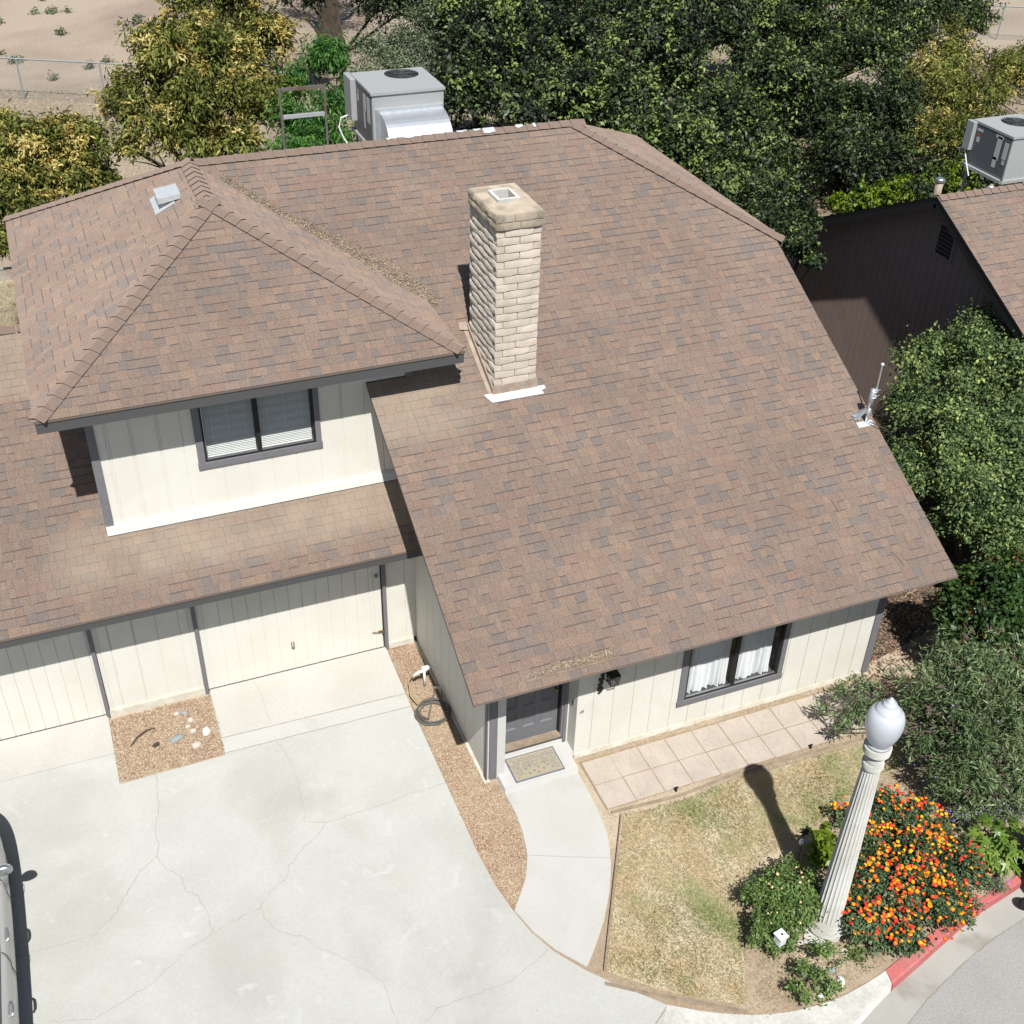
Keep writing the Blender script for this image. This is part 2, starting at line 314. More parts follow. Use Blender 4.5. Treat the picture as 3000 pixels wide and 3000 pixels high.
# kerb: a real step with rounded top edge
def kerb(i0, i1, pin, pout, name, mt, z=.025):
    b = MB(); n = len(pin)
    for i in range(n-1):
        a0, a1, b0, b1 = pin[i], pin[i+1], pout[i], pout[i+1]
        m0 = (a0[0]*.22+b0[0]*.78, a0[1]*.22+b0[1]*.78); m1 = (a1[0]*.22+b1[0]*.78, a1[1]*.22+b1[1]*.78)
        e0 = (a0[0]*.08+b0[0]*.92, a0[1]*.08+b0[1]*.92); e1 = (a1[0]*.08+b1[0]*.92, a1[1]*.08+b1[1]*.92)
        b.face([(*a0, z), (*m0, z), (*m1, z), (*a1, z)]); b.face([(*m0, z), (*e0, z-.025), (*e1, z-.025), (*m1, z)])
        b.face([(*e0, z-.025), (*b0, -.13), (*b1, -.13), (*e1, z-.025)]); b.face([(*a0, -.13), (*a0, z), (*a1, z), (*a1, -.13)])
    b.face([(*pin[0], z), (*pin[0], -.13), (*pout[0], -.13), (*pout[0], z-.03)]); b.face([(*pin[-1], z), (*pout[-1], z-.03), (*pout[-1], -.13), (*pin[-1], -.13)])
    return b.build(name, mt, kind='structure', smooth=False)
def interp(P, t):
    L = [0]
    for i in range(len(P)-1): L.append(L[-1]+math.dist(P[i], P[i+1]))
    s = t*L[-1]
    for i in range(len(P)-1):
        if s <= L[i+1] or i == len(P)-2:
            u = (s-L[i])/(L[i+1]-L[i]); return (P[i][0]+(P[i+1][0]-P[i][0])*u, P[i][1]+(P[i+1][1]-P[i][1])*u)
A = KIN[:13]; B = [(4.80, 6.42), (5.1, 5.6), (6.2, 5.42), (7.20, 5.71), (7.50, 5.83), (7.79, 5.93)]
kerb(0, 0, [interp(A, i/16) for i in range(17)], [interp(B, (i/16)**.9) for i in range(17)], 'kerb', 'kerb')
A = KIN[12:19]; B = [(7.80, 5.935), (8.34, 6.09), (9.48, 6.43), (10.26, 6.56), (12, 6.88)]
kerb(0, 0, [interp(A, i/14) for i in range(15)], [interp(B, i/14) for i in range(15)], 'red_kerb', 'redkerb', .028)
A = KIN[18:]; B = [(12, 6.88), (20, 8.48), (300, 63.8)]
kerb(0, 0, [interp(A, i/4) for i in range(5)], [interp(B, i/4) for i in range(5)], 'kerb', 'kerb')
# apron slabs in front of the garage doors
tri([(.86, 12.93, .028), (3.695, 12.87, .028), (3.71, 13.99, .045), (.86, 13.99, .045)], 'apron', 'apron')
tri([(.845, 12.62, .026), (3.69, 12.58, .026), (3.695, 12.86, .030), (.85, 12.92, .030)], 'apron_lip', 'concrete2')
tri([(-.68, 13.18, .028), (-.68, 13.99, .045), (-14, 13.99, .045), (-14, 13.28, .028)], 'apron', 'apron')
def ribbon(name, P, z, wmin, wmax, mt='crack', jit=.02, step=.05, kind='structure', parent=None):
    mb = MB(); Q = []
    for i in range(len(P)-1):
        a, b = Vector(P[i]), Vector(P[i+1]); n = max(1, int((b-a).length/step))
        for k in range(n): p = a.lerp(b, k/n); Q.append((p.x+random.gauss(0, jit*.5), p.y+random.gauss(0, jit*.5)))
    Q.append(P[-1]); ww = [random.uniform(wmin, wmax) for _ in Q]
    for i in range(len(Q)-1):
        a, b = Vector(Q[i]), Vector(Q[i+1]); d = (b-a).normalized(); nn = Vector((-d.y, d.x))
        mb.face([(*(a+nn*ww[i]), z), (*(a-nn*ww[i]), z), (*(b-nn*ww[i+1]), z), (*(b+nn*ww[i+1]), z)])
    return mb.build(name, mt, parent, kind=kind)
for P in ([(-.18, 12.55), (-.22, 11.97), (-.34, 11.49), (-.32, 11.3), (-.37, 11.1)],
          [(-.37, 11.1), (-.6, 10.93), (-.82, 10.63), (-1.03, 10.34), (-1.27, 10.15), (-1.74, 10.14), (-2.3, 10.2)],
          [(-.37, 11.1), (-.31, 10.89), (-.13, 10.66), (-.09, 10.38), (.03, 10.28), (.11, 9.96), (.12, 9.65)],
          [(.12, 9.65), (-.23, 9.51), (-.45, 9.36), (-.73, 9.18), (-1.01, 9.09), (-1.22, 9.03), (-1.38, 8.97), (-1.9, 9.12)],
          [(.12, 9.65), (.39, 9.73), (.74, 9.8), (.95, 10.01), (1.17, 10.14), (1.26, 10.32), (1.5, 10.54), (1.71, 10.65), (1.9, 10.84)],
          [(1.59, 12.58), (1.7, 12.09), (1.69, 11.52), (1.66, 11.13), (1.62, 10.96), (1.9, 10.84), (2.66, 10.88), (3.06, 10.91), (3.69, 10.94)],
          [(.74, 9.8), (.83, 9.46), (.94, 9.33), (1.21, 9.15), (1.29, 8.99), (1.54, 8.73), (1.79, 8.43), (1.94, 8.17), (1.92, 7.9), (1.95, 7.3)],
          [(3.99, 7.9), (3.73, 7.79), (3.4, 7.68), (3.12, 7.66), (2.79, 7.66), (2.48, 7.66), (2.17, 7.5)]):
    ribbon('crack', P, .0245, .0012, .0036)
ribbon('crack', [(1.52, 13.95), (1.60, 13.5), (1.56, 13.2), (1.6, 12.95)], .047, .0015, .003)
ribbon('drive_joint', [(5.04, 6.68), (4.77, 6.50), (4.4, 6.2)], .0245, .006, .01, jit=.004)
ribbon('apron_joint', [(.85, 12.925), (3.69, 12.865)], .033, .004, .006, jit=.002)
ribbon('apron_joint', [(.84, 12.615), (3.69, 12.575)], .0285, .003, .006, jit=.003)
# front walk
WL = [(4.415, 10.45), (4.43, 10.08), (4.39, 9.7), (4.31, 9.35), (4.15, 9.01), (3.97, 8.78), (3.82, 8.60)]
WR = [(5.555, 10.45), (5.55, 9.8), (5.49, 9.32), (5.35, 8.89), (5.16, 8.51), (4.88, 8.09), (4.58, 7.74), (4.36, 7.52)]
WB = [(3.92, 8.23), (4.08, 7.90)]
wk = MB().prism([interp(WL, i/14) for i in range(15)]+WB+[interp(WR, 1-i/14) for i in range(15)], -.05, .032)
wk.build('front_walk', 'concrete2', kind='structure')
ribbon('walk_joint', [(4.3, 9.34), (4.8, 9.12), (5.36, 8.89)], .0345, .0025, .004, jit=.003)
# planting areas
tri([(-.66, 12.6, .012), (.82, 12.61, .012), (.84, 13.9, .012), (-.67, 13.9, .012)], 'mulch_bed', 'bark')
bs = [(x+.01, y) for x, y in DR[:9]]
tri([(x, y, .014) for x, y in bs+[(p[0]-.01, p[1]) for p in WL[::-1]]+[(4.42, 10.62), (4.25, 10.74), (4.25, 14.0)]], 'mulch_strip', 'bark')
LAWN = [(5.84, 9.50), (6.3, 9.47), (6.76, 9.46), (7.81, 9.52), (8.86, 9.48), (9.92, 9.46), (10.4, 9.2), (10.2, 8.9), (9.29, 8.74), (8.39, 8.39), (7.89, 8.25), (7.3, 8.15), (6.85, 7.95), (6.5, 7.35), (6.25, 6.9), (5.95, 6.36), (5.5, 6.62), (5.05, 6.93), (4.56, 7.38)]
tri([(x, y, .012) for x, y in LAWN], 'lawn', 'lawnsoil')
tri([(x, y, .027) for x, y in [(5.66, 9.66), (10.95, 9.66), (10.95, 10.62), (5.66, 10.62)]], 'paver_bed', 'joint')
ed = MB()
for P in ([(5.80, 9.50), (4.53, 7.38)],): ed.beam((*P[0], .03), (*P[1], .03), .018, .07)
for a, b in (((5.70, 9.60), (6.76, 9.53)), ((6.76, 9.53), (7.81, 9.61)), ((7.81, 9.61), (9.92, 9.53))): ed.beam((*a, .02), (*b, .02), .03, .05)
for a, b in (((4.47, 7.22), (4.95, 6.88)), ((4.95, 6.88), (5.4, 6.60)), ((5.4, 6.60), (5.90, 6.27))): ed.beam((*a, .02), (*b, .02), .035, .06)
ed.build('lawn_edging', 'wood', label='thin weathered timber edging strips around the dry lawn', cat='edging')

# ---------------------------------------------------------------- the house
HOUSE = empty('house', (5.0, 14.0, 0), 'cream two storey house with brown shingle roofs and a tall block chimney', 'house')
SQ = math.sqrt(1.25)
class Plane:
    def __init__(s, O, U, V): s.O = Vector(O); s.U = Vector(U).normalized(); s.V = Vector(V).normalized(); s.N = s.U.cross(s.V).normalized(); s.hs = 1
    def p(s, u, v, h=0): return s.O+s.U*u+s.V*v+s.N*h*s.hs
    def uv(s, x, y):   # plan point -> plane coords
        d = Vector((x, y, 0))-Vector((s.O.x, s.O.y, 0)); a = s.U.x*d.x+s.U.y*d.y; vh = Vector((s.V.x, s.V.y)); b = (d.x*vh.x+d.y*vh.y)/vh.length_squared
        return (a, b)
EXPO = .143
ALLSH = {}       # thing name -> list of (plane, poly, v0, tone, raised, band)
def lay(key, P, polyplan, u0=-1, dusty=None, seed=0, phase=0):
    rnd = random.Random(seed); hull = [P.uv(*q) for q in polyplan]
    ar = sum(hull[i][0]*hull[(i+1) % len(hull)][1]-hull[(i+1) % len(hull)][0]*hull[i][1] for i in range(len(hull)))
    if ar < 0: hull = hull[::-1]
    vmin = min(q[1] for q in hull); vmax = max(q[1] for q in hull); umin = min(q[0] for q in hull)-.3; umax = max(q[0] for q in hull)
    k = int(vmin/EXPO+.5*0+1e-6)
    while k*EXPO < vmax-.01:
        rk = random.Random(seed*1000+k); v0 = k*EXPO; u = -2.4-rk.random()*.3; prev = 0
        while u < umax:
            wd = rk.choice([.09, .11, .13, .14, .15, .17, .20, .24]); tone = rk.choices(range(7), TW)[0]; raised = not prev if rk.random() < .75 else prev; prev = raised
            band = rk.random() < .40
            if tone in (3, 6): band = rk.random() < .75
            if u+wd > umin:
                q = [(u+.0015, v0), (u+wd-.0015, v0), (u+wd-.0015, v0+EXPO+.012), (u+.0015, v0+EXPO+.012)]
                c = clip_poly(q, hull)
                if len(c) >= 3:
                    cx = sum(a[0] for a in c)/len(c); cy = sum(a[1] for a in c)/len(c); wp = P.p(cx, cy)
                    dd = dusty(wp) if dusty else 0
                    band = band and rk.random() > dd*.6
                    ALLSH.setdefault(key, []).append((P, c, v0, tone, raised, band, len(c) == 4 and abs(c[0][0]-q[0][0])+abs(c[2][0]-q[2][0])+abs(c[2][1]-q[2][1]) < 1e-6, round(wd, 3), (wp-CAM).length))
            u += wd
        k += 1
def shingle_geo(mb, c, v0, tone, raised, band, pt):
    """prism over polygon c; pt(u,v,h)->vector"""
    t = .0065 if raised else .0042
    def h(v): return t-(t-.001)*(v-v0)/(EXPO+.012)
    vb = v0+EXPO-.013; parts = [(c, tone)]
    if band:
        lo = clip(c, 0, -1, -vb); hi = clip(c, 0, 1, vb)
        parts = [(q, tn) for q, tn in ((lo, tone), (hi, 9)) if len(q) >= 3]
    for q, tn in parts: mb.face([pt(u, v, h(v)) for u, v in q], tn)
    n = len(c)
    for i in range(n):
        a, b = c[i], c[(i+1) % n]
        if a[1] > v0+EXPO+.01 and b[1] > v0+EXPO+.01: continue
        mb.face([pt(a[0], a[1], -.002), pt(b[0], b[1], -.002), pt(b[0], b[1], h(b[1])), pt(a[0], a[1], h(a[1]))], 8)
SHM = ['t0', 't1', 't2', 't3', 't4', 't5', 't6', 'dusty', 'edge', 'band', 'dusty2']
def shingle_objects(key, roof):
    L = ALLSH[key]; L.sort(key=lambda a: (not a[6], a[8])); single = L[:300]; rest = L[300:]; cache = {}
    for P, c, v0, tone, raised, band, full, wd, d in single:
        kk = (wd, tone, raised, band)
        if kk not in cache:
            mb = MB(); q = [(0.0015, 0), (wd-.0015, 0), (wd-.0015, EXPO+.012), (.0015, EXPO+.012)]
            shingle_geo(mb, q, 0, tone, raised, band, lambda u, v, h: Vector((u, v, h))); cache[kk] = mb.mesh('shingle', SHM)
        o = link('shingle', cache[kk], roof, P.p(c[0][0]-.0015, v0))
        o.rotation_mode = 'QUATERNION'; o.rotation_quaternion = Matrix((P.U, P.V, P.N)).transposed().to_quaternion()
    mb = MB()
    for P, c, v0, tone, raised, band, full, wd, d in rest: shingle_geo(mb, c, v0, tone, raised, band, P.p)
    mb.build('shingle', SHM, roof, kind='stuff')
def deck(mb, pts3, th=.035):
    n = len(pts3); b = [(x, y, z-.003) for x, y, z in pts3]; lo = [(x, y, z-th) for x, y, z in pts3]
    mb.face(b, 0); mb.face(lo[::-1], 1)
    for i in range(n): mb.face([lo[i], lo[(i+1) % n], b[(i+1) % n], b[i]], 1)
def caps(roof, P0, P1, A, B, off=0, w=.135, ex=.206, mt='cap'):
    P0, P1 = Vector(P0), Vector(P1); D = (P1-P0).normalized(); nA = Vector(A).normalized(); nB = Vector(B).normalized(); Lh = .27
    A = D.cross(nA).normalized(); A = A if A.z < 0 else -A; B = D.cross(nB).normalized(); B = B if B.z < 0 else -B; up = (nA+nB).normalized()
    def ring(s, h): return [A*w+nA*h+D*s, A*.03+nA*(h+.004)+D*s, up*(h+.007)+D*s, B*.03+nB*(h+.004)+D*s, B*w+nB*h+D*s]
    mb = MB(); a = ring(0, .023); b = ring(Lh, .006); a0 = ring(0, .003); b0 = ring(Lh, .002)
    for i in range(4):
        f = [a[i], a[i+1], b[i+1], b[i]]; nn = (f[1]-f[0]).cross(f[2]-f[0])
        mb.face(f if nn.dot(up) > 0 else f[::-1], 0); mb.face([a0[i], a0[i+1], a[i+1], a[i]], 1)
    mb.face([a0[0], a[0], b[0], b0[0]], 1); mb.face([a0[4], a[4], b[4], b0[4]], 1)
    me = mb.mesh('ridge_cap', [mt, 'capedge']); n = int((P1-P0).length/ex)
    for i in range(n+1):
        p = P0+D*(i*ex); 
        if (P1-p).dot(D) < .05: break
        link('ridge_cap', me, roof, p+up*random.uniform(0, .002))
# roof planes
PM = Plane((3.74, 9.95, 2.5), (1, 0, 0), (0, 1, .5)); PG = Plane((-8, 13.295, 2.47), (1, 0, 0), (0, 1, .5))
PUF = Plane((-.70, 13.82, 5.34), (1, 0, 0), (0, 1, .5)); PUL = Plane((-.70, 20.8, 5.34), (0, -1, 0), (1, 0, .5))
PUL.hs = .35
PUR = Plane((5.03, 13.82, 5.34), (0, 1, 0), (-1, 0, .5)); PHR = Plane((11.45, 15.70, 5.38), (0, 1, 0), (-1, 0, .5))
def dustM(p): 
    d = min(1, max(0, (14.0-p.y)/.7)) ; r = max(0, 1-abs(p.x-4.3)/1.3) if p.y > 13.35 else 0
    return .95*r if p.y > 13.35 and p.x < 5.4 else (0.0)
def dustG(p):
    if p.x < -.15: return max(0, 1-abs(p.x+.3)/.9)*max(0, 1-abs(p.y-14.0)/1.3)*1.2
    return max(0, min(1, (p.y-13.72)/.35))*.95
row = EXPO/SQ
yA = 9.95+35*row; yB = 9.95+44*row
lay('house', PM, [(3.74, 9.95), (11.286, 9.95), (11.286, yA), (3.74, yA)], seed=1, dusty=dustM)
lay('house', PM, [(4.43, yA), (11.286, yA), (11.286, yB), (4.43, yB)], seed=1, dusty=dustM)
lay('house', PM, [(5.03+(15.63-yB), yB), (11.286, yB), (11.286, 15.864), (8.65, 18.5), (2.16, 18.5)], seed=1)
lay('house', PG, [(-3.6, 13.295), (4.245, 13.295), (4.245, 13.295+9*row), (-3.6, 13.295+9*row)], seed=2, dusty=dustG)
lay('house', PG, [(-3.6, 13.295+9*row), (-.11, 13.295+9*row), (-.11, 17.85), (-3.6, 17.85)], seed=2, dusty=dustG)
lay('house', PUF, [(-.70, 13.82), (5.03, 13.82), (2.165, 16.685)], seed=3)
lay('house', PUL, [(-.70, 13.82), (2.165, 16.685), (2.165, 18.5), (-.70, 20.8)], seed=4)
lay('house', PUR, [(5.03, 13.82), (5.03, 15.63), (2.165, 18.495), (2.165, 16.685)], seed=5)
lay('house', PHR, [(11.45, 15.70), (11.45, 21.3), (8.65, 18.5)], seed=6)
mb = MB()
def P3(P, pts): return [tuple(P.p(*P.uv(*q))) for q in pts]
deck(mb, P3(PM, [(3.74, 9.95), (11.286, 9.95), (11.286, 15.85), (8.65, 18.5), (2.16, 18.5), (5.03, 15.63), (4.43, 15.63), (4.43, 14.45), (3.74, 14.45)]))
deck(mb, P3(PG, [(-8, 13.295), (4.245, 13.295), (4.245, 14.45), (-.11, 14.45), (-.11, 17.85), (-8, 17.85)]))
deck(mb, P3(PUF, [(-.70, 13.82), (5.03, 13.82), (2.165, 16.685)])); deck(mb, P3(PUL, [(-.70, 13.82), (2.165, 16.685), (2.165, 18.5), (-.70, 20.8)]))
deck(mb, P3(PUR, [(5.03, 13.82), (5.03, 15.63), (2.165, 18.495), (2.165, 16.685)])); deck(mb, P3(PHR, [(11.45, 15.70), (11.45, 21.3), (8.65, 18.5)]))
mb.face([(2.165, 18.5, 6.775), (-.70, 20.8, 5.33), (-.70, 24.6, 3.73), (11.286, 24.6, 3.73), (11.286, 21.3, 5.33), (11.45, 21.3, 5.37), (8.65, 18.5, 6.775)][::-1], 2)
mb.face([(-8, 17.85, 4.747), (-.11, 17.85, 4.747), (-.11, 22, 2.7), (-8, 22, 2.7)], 2)
ROOF = mb.build('roof', ['deck', 'edge', 't2'], HOUSE, label='brown asphalt shingle roof with hips, a valley and a lower garage slope')
shingle_objects('house', ROOF)
NF, NB, NL, NR = (0, -.5, 1), (0, .5, 1), (-.5, 0, 1), (.5, 0, 1)     # upward normals of slopes draining front / back / left / right
caps(ROOF, (2.25, 18.5, 6.785), (8.75, 18.5, 6.785), NF, NB)
caps(ROOF, (11.44, 15.71, 5.395), (8.66, 18.49, 6.785), NF, NR)
caps(ROOF, (-.67, 13.85, 5.36), (2.165, 16.685, 6.785), NL, NF)
caps(ROOF, (5.00, 13.85, 5.36), (2.165, 16.685, 6.785), NR, NF)
caps(ROOF, (-.68, 20.78, 5.355), (2.165, 18.5, 6.785), NL, NB)
caps(ROOF, (2.165, 16.70, 6.79), (2.165, 18.45, 6.79), NL, NR)
caps(ROOF, (-4.4, 17.85, 4.76), (-.75, 17.85, 4.76), NF, NB, ex=.3)
def fascia(name_parent, segs, mt='charcoal', label=None):
    for p, q, h, dz in segs:
        p, q = Vector(p), Vector(q); mb = MB(); d = (q-p).normalized(); n = Vector((-d.y, d.x, 0))
        c = (p+q)/2; mb.add([tuple(v) for v in (p+n*0-Vector((0, 0, dz)), q-Vector((0, 0, dz)), q-Vector((0, 0, dz+h)), p-Vector((0, 0, dz+h)), p+n*.035-Vector((0, 0, dz)), q+n*.035-Vector((0, 0, dz)), q+n*.035-Vector((0, 0, dz+h)), p+n*.035-Vector((0, 0, dz+h)))],
               [(0, 1, 2, 3), (7, 6, 5, 4), (0, 4, 5, 1), (3, 2, 6, 7), (0, 3, 7, 4), (1, 5, 6, 2)])
        mb.build('fascia_board', mt, name_parent)
fascia(ROOF, [((-8, 13.31, 2.47), (4.24, 13.31, 2.47), .12, .037),
              ((-.685, 13.835, 5.34), (5.015, 13.835, 5.34), .15, .037), ((5.015, 13.87, 5.34), (5.015, 15.6, 5.34), .15, .037),
              ((-.65, 20.8, 5.34), (-.65, 13.87, 5.34), .15, .037), ((11.43, 15.72, 5.38), (11.43, 21.3, 5.38), .10, .037)])
# barge boards along both rakes of the main slope
mb = MB()
for x in (3.775, 11.25): mb.beam((x, 9.99, 2.52-.085), (x, 14.44 if x < 5 else 15.75, (2.5+.5*((14.44 if x < 5 else 15.75)-9.95))-.085), .03, .10)
mb.build('barge_board', 'charcoal', ROOF)
# white roof coating spilled over the ridge, and a bare grey flashing patch on the clipped hip
mb = MB(); rq = random.Random(4); x = 5.35
while x < 8.0:
    ww = rq.uniform(.05, .22); yy = 18.5-rq.uniform(.03, .13); zz = 6.80-.5*(18.5-yy)+.022
    if rq.random() < .72: mb.face([(x, 18.5, 6.822), (x, yy+.02, zz+.01), (x+ww*.4, yy, zz), (x+ww, yy+.03, zz+.012), (x+ww, 18.5, 6.822)])
    x += ww+rq.uniform(.02, .14)
mb.build('roof_coating', 'flashw', ROOF, label='white coating spilled along the ridge behind the chimney')
mb = MB(); f = lambda x, y: (x, y, 6.785-.5*(x-8.65)+.02); mb.face([f(8.98, 18.30), f(9.55, 17.75), f(9.75, 17.95), f(9.35, 18.55), f(9.0, 18.6)]); mb.build('hip_flashing', 'flash', ROOF)
# soffits
mb = MB(); mb.face([(-.65, 13.87, 5.18), (4.98, 13.87, 5.18), (4.98, 14.46, 5.18), (-.65, 14.46, 5.18)]); mb.face([(-.65, 14.46, 5.18), (-.12, 14.46, 5.18), (-.12, 20.7, 5.18), (-.65, 20.7, 5.18)]); mb.face([(4.43, 14.46, 5.18), (4.98, 14.46, 5.18), (4.98, 15.9, 5.18), (4.43, 15.9, 5.18)])
mb.build('soffit', 'grey', ROOF)

# walls ---------------------------------------------------------------
def quadprism(mb, O, U, Nn, a, b, za, zb_, ta, tb, d0, d1, mi=0):
    f = lambda u, z, d: O+U*u+Vector((0, 0, z))+Nn*d
    v = [f(a, za, d0), f(b, zb_, d0), f(b, tb, d0), f(a, ta, d0), f(a, za, d1), f(b, zb_, d1), f(b, tb, d1), f(a, ta, d1)]
    mb.add(v, [(0, 3, 2, 1), (4, 5, 6, 7), (0, 1, 5, 4), (3, 7, 6, 2), (0, 4, 7, 3), (1, 2, 6, 5)], mi)
def wall(parent, label, O, U, Nn, L, zb, zt, openings=(), edges=(), mt='cream', board='siding_board', name='wall', th=.10, gap=.010):
    O, U, Nn = Vector(O), Vector(U), Vector(Nn); fb = zb if callable(zb) else (lambda u: zb); ft = zt if callable(zt) else (lambda u: zt)
    cuts = sorted(set([0, L]+[max(0, min(L, c)) for o in openings for c in o[:2]]))
    def segs(a, b):
        m = (a+b)/2; hit = sorted([o for o in openings if o[0] < m < o[1]], key=lambda o: o[2]); out = []; z = None
        for o in hit: out.append((z, o[2])); z = o[3]
        out.append((z, None)); return out
    mb = MB()
    for a, b in zip(cuts, cuts[1:]):
        for lo, hi in segs(a, b): quadprism(mb, O, U, Nn, a, b, fb(a) if lo is None else lo, fb(b) if lo is None else lo, ft(a) if hi is None else hi, ft(b) if hi is None else hi, -th, -.012)
    W = mb.build(name, mt, parent, label=label)
    E = sorted(set([0, L]+[round(e, 3) for e in edges if 0 < e < L]+[round(max(0, min(L, c)), 3) for o in openings for c in o[:2]]))
    real = set(round(e, 3) for e in edges)
    for a, b in zip(E, E[1:]):
        ga = gap/2 if a in real else 0; gb = gap/2 if b in real else 0
        for lo, hi in segs(a, b):
            A_, B_ = a+ga, b-gb
            mb = MB(); quadprism(mb, O, U, Nn, A_, B_, fb(A_) if lo is None else lo, fb(B_) if lo is None else lo, ft(A_) if hi is None else hi, ft(B_) if hi is None else hi, -.013, random.uniform(-.0008, .0008))
            mb.build(board, mt, W)
    return W
def edges(a, b, s, off=0):
    r = []; x = a+off
    while x < b: r.append(x); x += s
    return r
H = HOUSE
# front wall (plane y = 10.737), to the right of the entry
FW = wall(H, 'front wall with the large curtained window', (5.617, 10.737, 0), (1, 0, 0), (0, -1, 0), 10.72-5.617, .09, 2.75, [(7.38-5.617, 9.06-5.617, .58, 1.88)], [x-5.617 for x in (5.87, 6.19, 6.515, 6.83, 7.18, 7.5, 7.82, 8.14, 8.47, 8.8, 9.12, 9.16, 9.5, 9.83, 10.16, 10.46)])
LW = wall(H, 'left gable wall above the mulch strip', (4.245, 14.44, 0), (0, -1, 0), (-1, 0, 0), 14.44-10.74, .06, lambda u: 2.5+.5*(14.44-u-9.95)-.04, [], [14.44-y for y in (14.0, 13.42, 13.07, 12.716, 12.34, 12.01, 11.65, 11.29, 10.93)])
mb = MB().box(4.245, 4.506, 10.742, 11.05, .06, 2.6); mb.build('entry_pier', 'cream', H)
mb = MB().box(5.612, 5.72, 10.852, 11.2, .05, 2.7).box(5.612, 5.6165, 10.728, 10.851, .05, 2.7); mb.build('entry_return', 'cream', H)
mb = MB().box(4.27, 4.378, 10.715, 10.7415, .10, 2.6); mb.box(4.225, 4.2445, 10.722, 10.80, .10, 2.6); mb.build('corner_trim', 'grey', H)
mb = MB().box(4.386, 4.51, 10.717, 10.7415, .08, 2.6); mb.build('corner_trim', 'cream_light', H)
mb = MB().box(10.70, 10.82, 10.712, 10.736, .06, 2.72); mb.box(10.798, 10.82, 10.737, 10.85, .06, 2.75); mb.build('corner_trim', 'grey', H)
RW = wall(H, 'right side wall under the rake', (10.80, 10.80, 0), (0, 1, 0), (1, 0, 0), 13.0, .05, lambda u: min(2.5+.5*(10.80+u-9.95), 5.3, 3.73+.5*(24.6-10.8-u))-.08, [], edges(.35, 13, .36))
for q_ in ((5.62, 10.80, 10.715, 10.85, -.05, .088), (4.20, 4.30, 10.73, 13.95, -.05, .055), (3.76, 4.19, 13.96, 14.06, -.05, .12), (-.66, .79, 13.955, 14.06, -.05, .13)): MB().box(*q_).build('foundation', 'found', H, bevel=.008)
# entry: floor, step, door
mb = MB().box(4.506, 5.617, 10.99, 11.15, .10, .225); mb.build('door_riser', 'step', H)
mb = MB().box(4.41, 5.56, 10.43, 10.99, -.04, .14); mb.box(4.51, 5.615, 10.74, 10.992, -.03, .1385)
mb.build('entry_step', 'step', H, bevel=.012)
D_ = empty  # placeholder name kept local
door = MB(); dx0, dx1, dz0, dz1, dy = 4.56, 5.47, .335, 2.36, 11.07
cols = [(4.63, 4.825), (4.915, 5.11), (5.20, 5.395)]; rows = [(.585, .93), (1.01, 1.55), (1.63, 2.22)]
xs = sorted([dx0, dx1]+[c for p in cols for c in p]); zs = sorted([dz0, dz1]+[c for p in rows for c in p])
for i in range(len(xs)-1):
    for j in range(len(zs)-1):
        a, b, c, d = xs[i], xs[i+1], zs[j], zs[j+1]
        if i % 2 == 1 and j % 2 == 1:
            q = .022; door.face([(a, dy, c), (b, dy, c), (b-q, dy+.016, c+q), (a+q, dy+.016, c+q)]); door.face([(b, dy, c), (b, dy, d), (b-q, dy+.016, d-q), (b-q, dy+.016, c+q)])
            door.face([(b, dy, d), (a, dy, d), (a+q, dy+.016, d-q), (b-q, dy+.016, d-q)]); door.face([(a, dy, d), (a, dy, c), (a+q, dy+.016, c+q), (a+q, dy+.016, d-q)])
            door.face([(a+q, dy+.016, c+q), (b-q, dy+.016, c+q), (b-q, dy+.016, d-q), (a+q, dy+.016, d-q)])
        else: door.face([(a, dy, c), (b, dy, c), (b, dy, d), (a, dy, d)])
door.box(dx0, dx1, dy+.02, dy+.045, dz0, dz1)
DOOR = door.build('door', 'door', H, label='grey panelled front door in shadow under the eave')
mb = MB().lathe([(.0, 0), (.012, 0), (.012, .03), (.028, .045), (.028, .065), (.010, .075)], n=12); o = mb.build('knob', 'brass', DOOR, smooth=True, local=True); o.rotation_euler = (radians(90), 0, 0); o.location = Vector((5.415, dy, 1.22))-WORLD['house']
mb = MB().box(5.475, 5.495, 11.03, 11.12, .225, 2.4, 1).box(5.495, 5.53, 10.975, 11.10, .225, 2.4).box(5.534, 5.585, 10.965, 11.10, .14, 2.4).box(5.590, 5.6165, 10.985, 11.1, .14, 2.4, 2)
mb.box(4.507, 4.552, 10.985, 11.12, .225, 2.4)
mb.build('door_frame', ['grey', 'dark', 'cream'], H)
mb = MB().box(4.508, 5.495, 10.972, 11.10, .265, .325).box(4.508, 5.52, 10.975, 11.06, .226, .263, 1); mb.build('threshold', ['wood', 'charcoal'], H, bevel=.006)
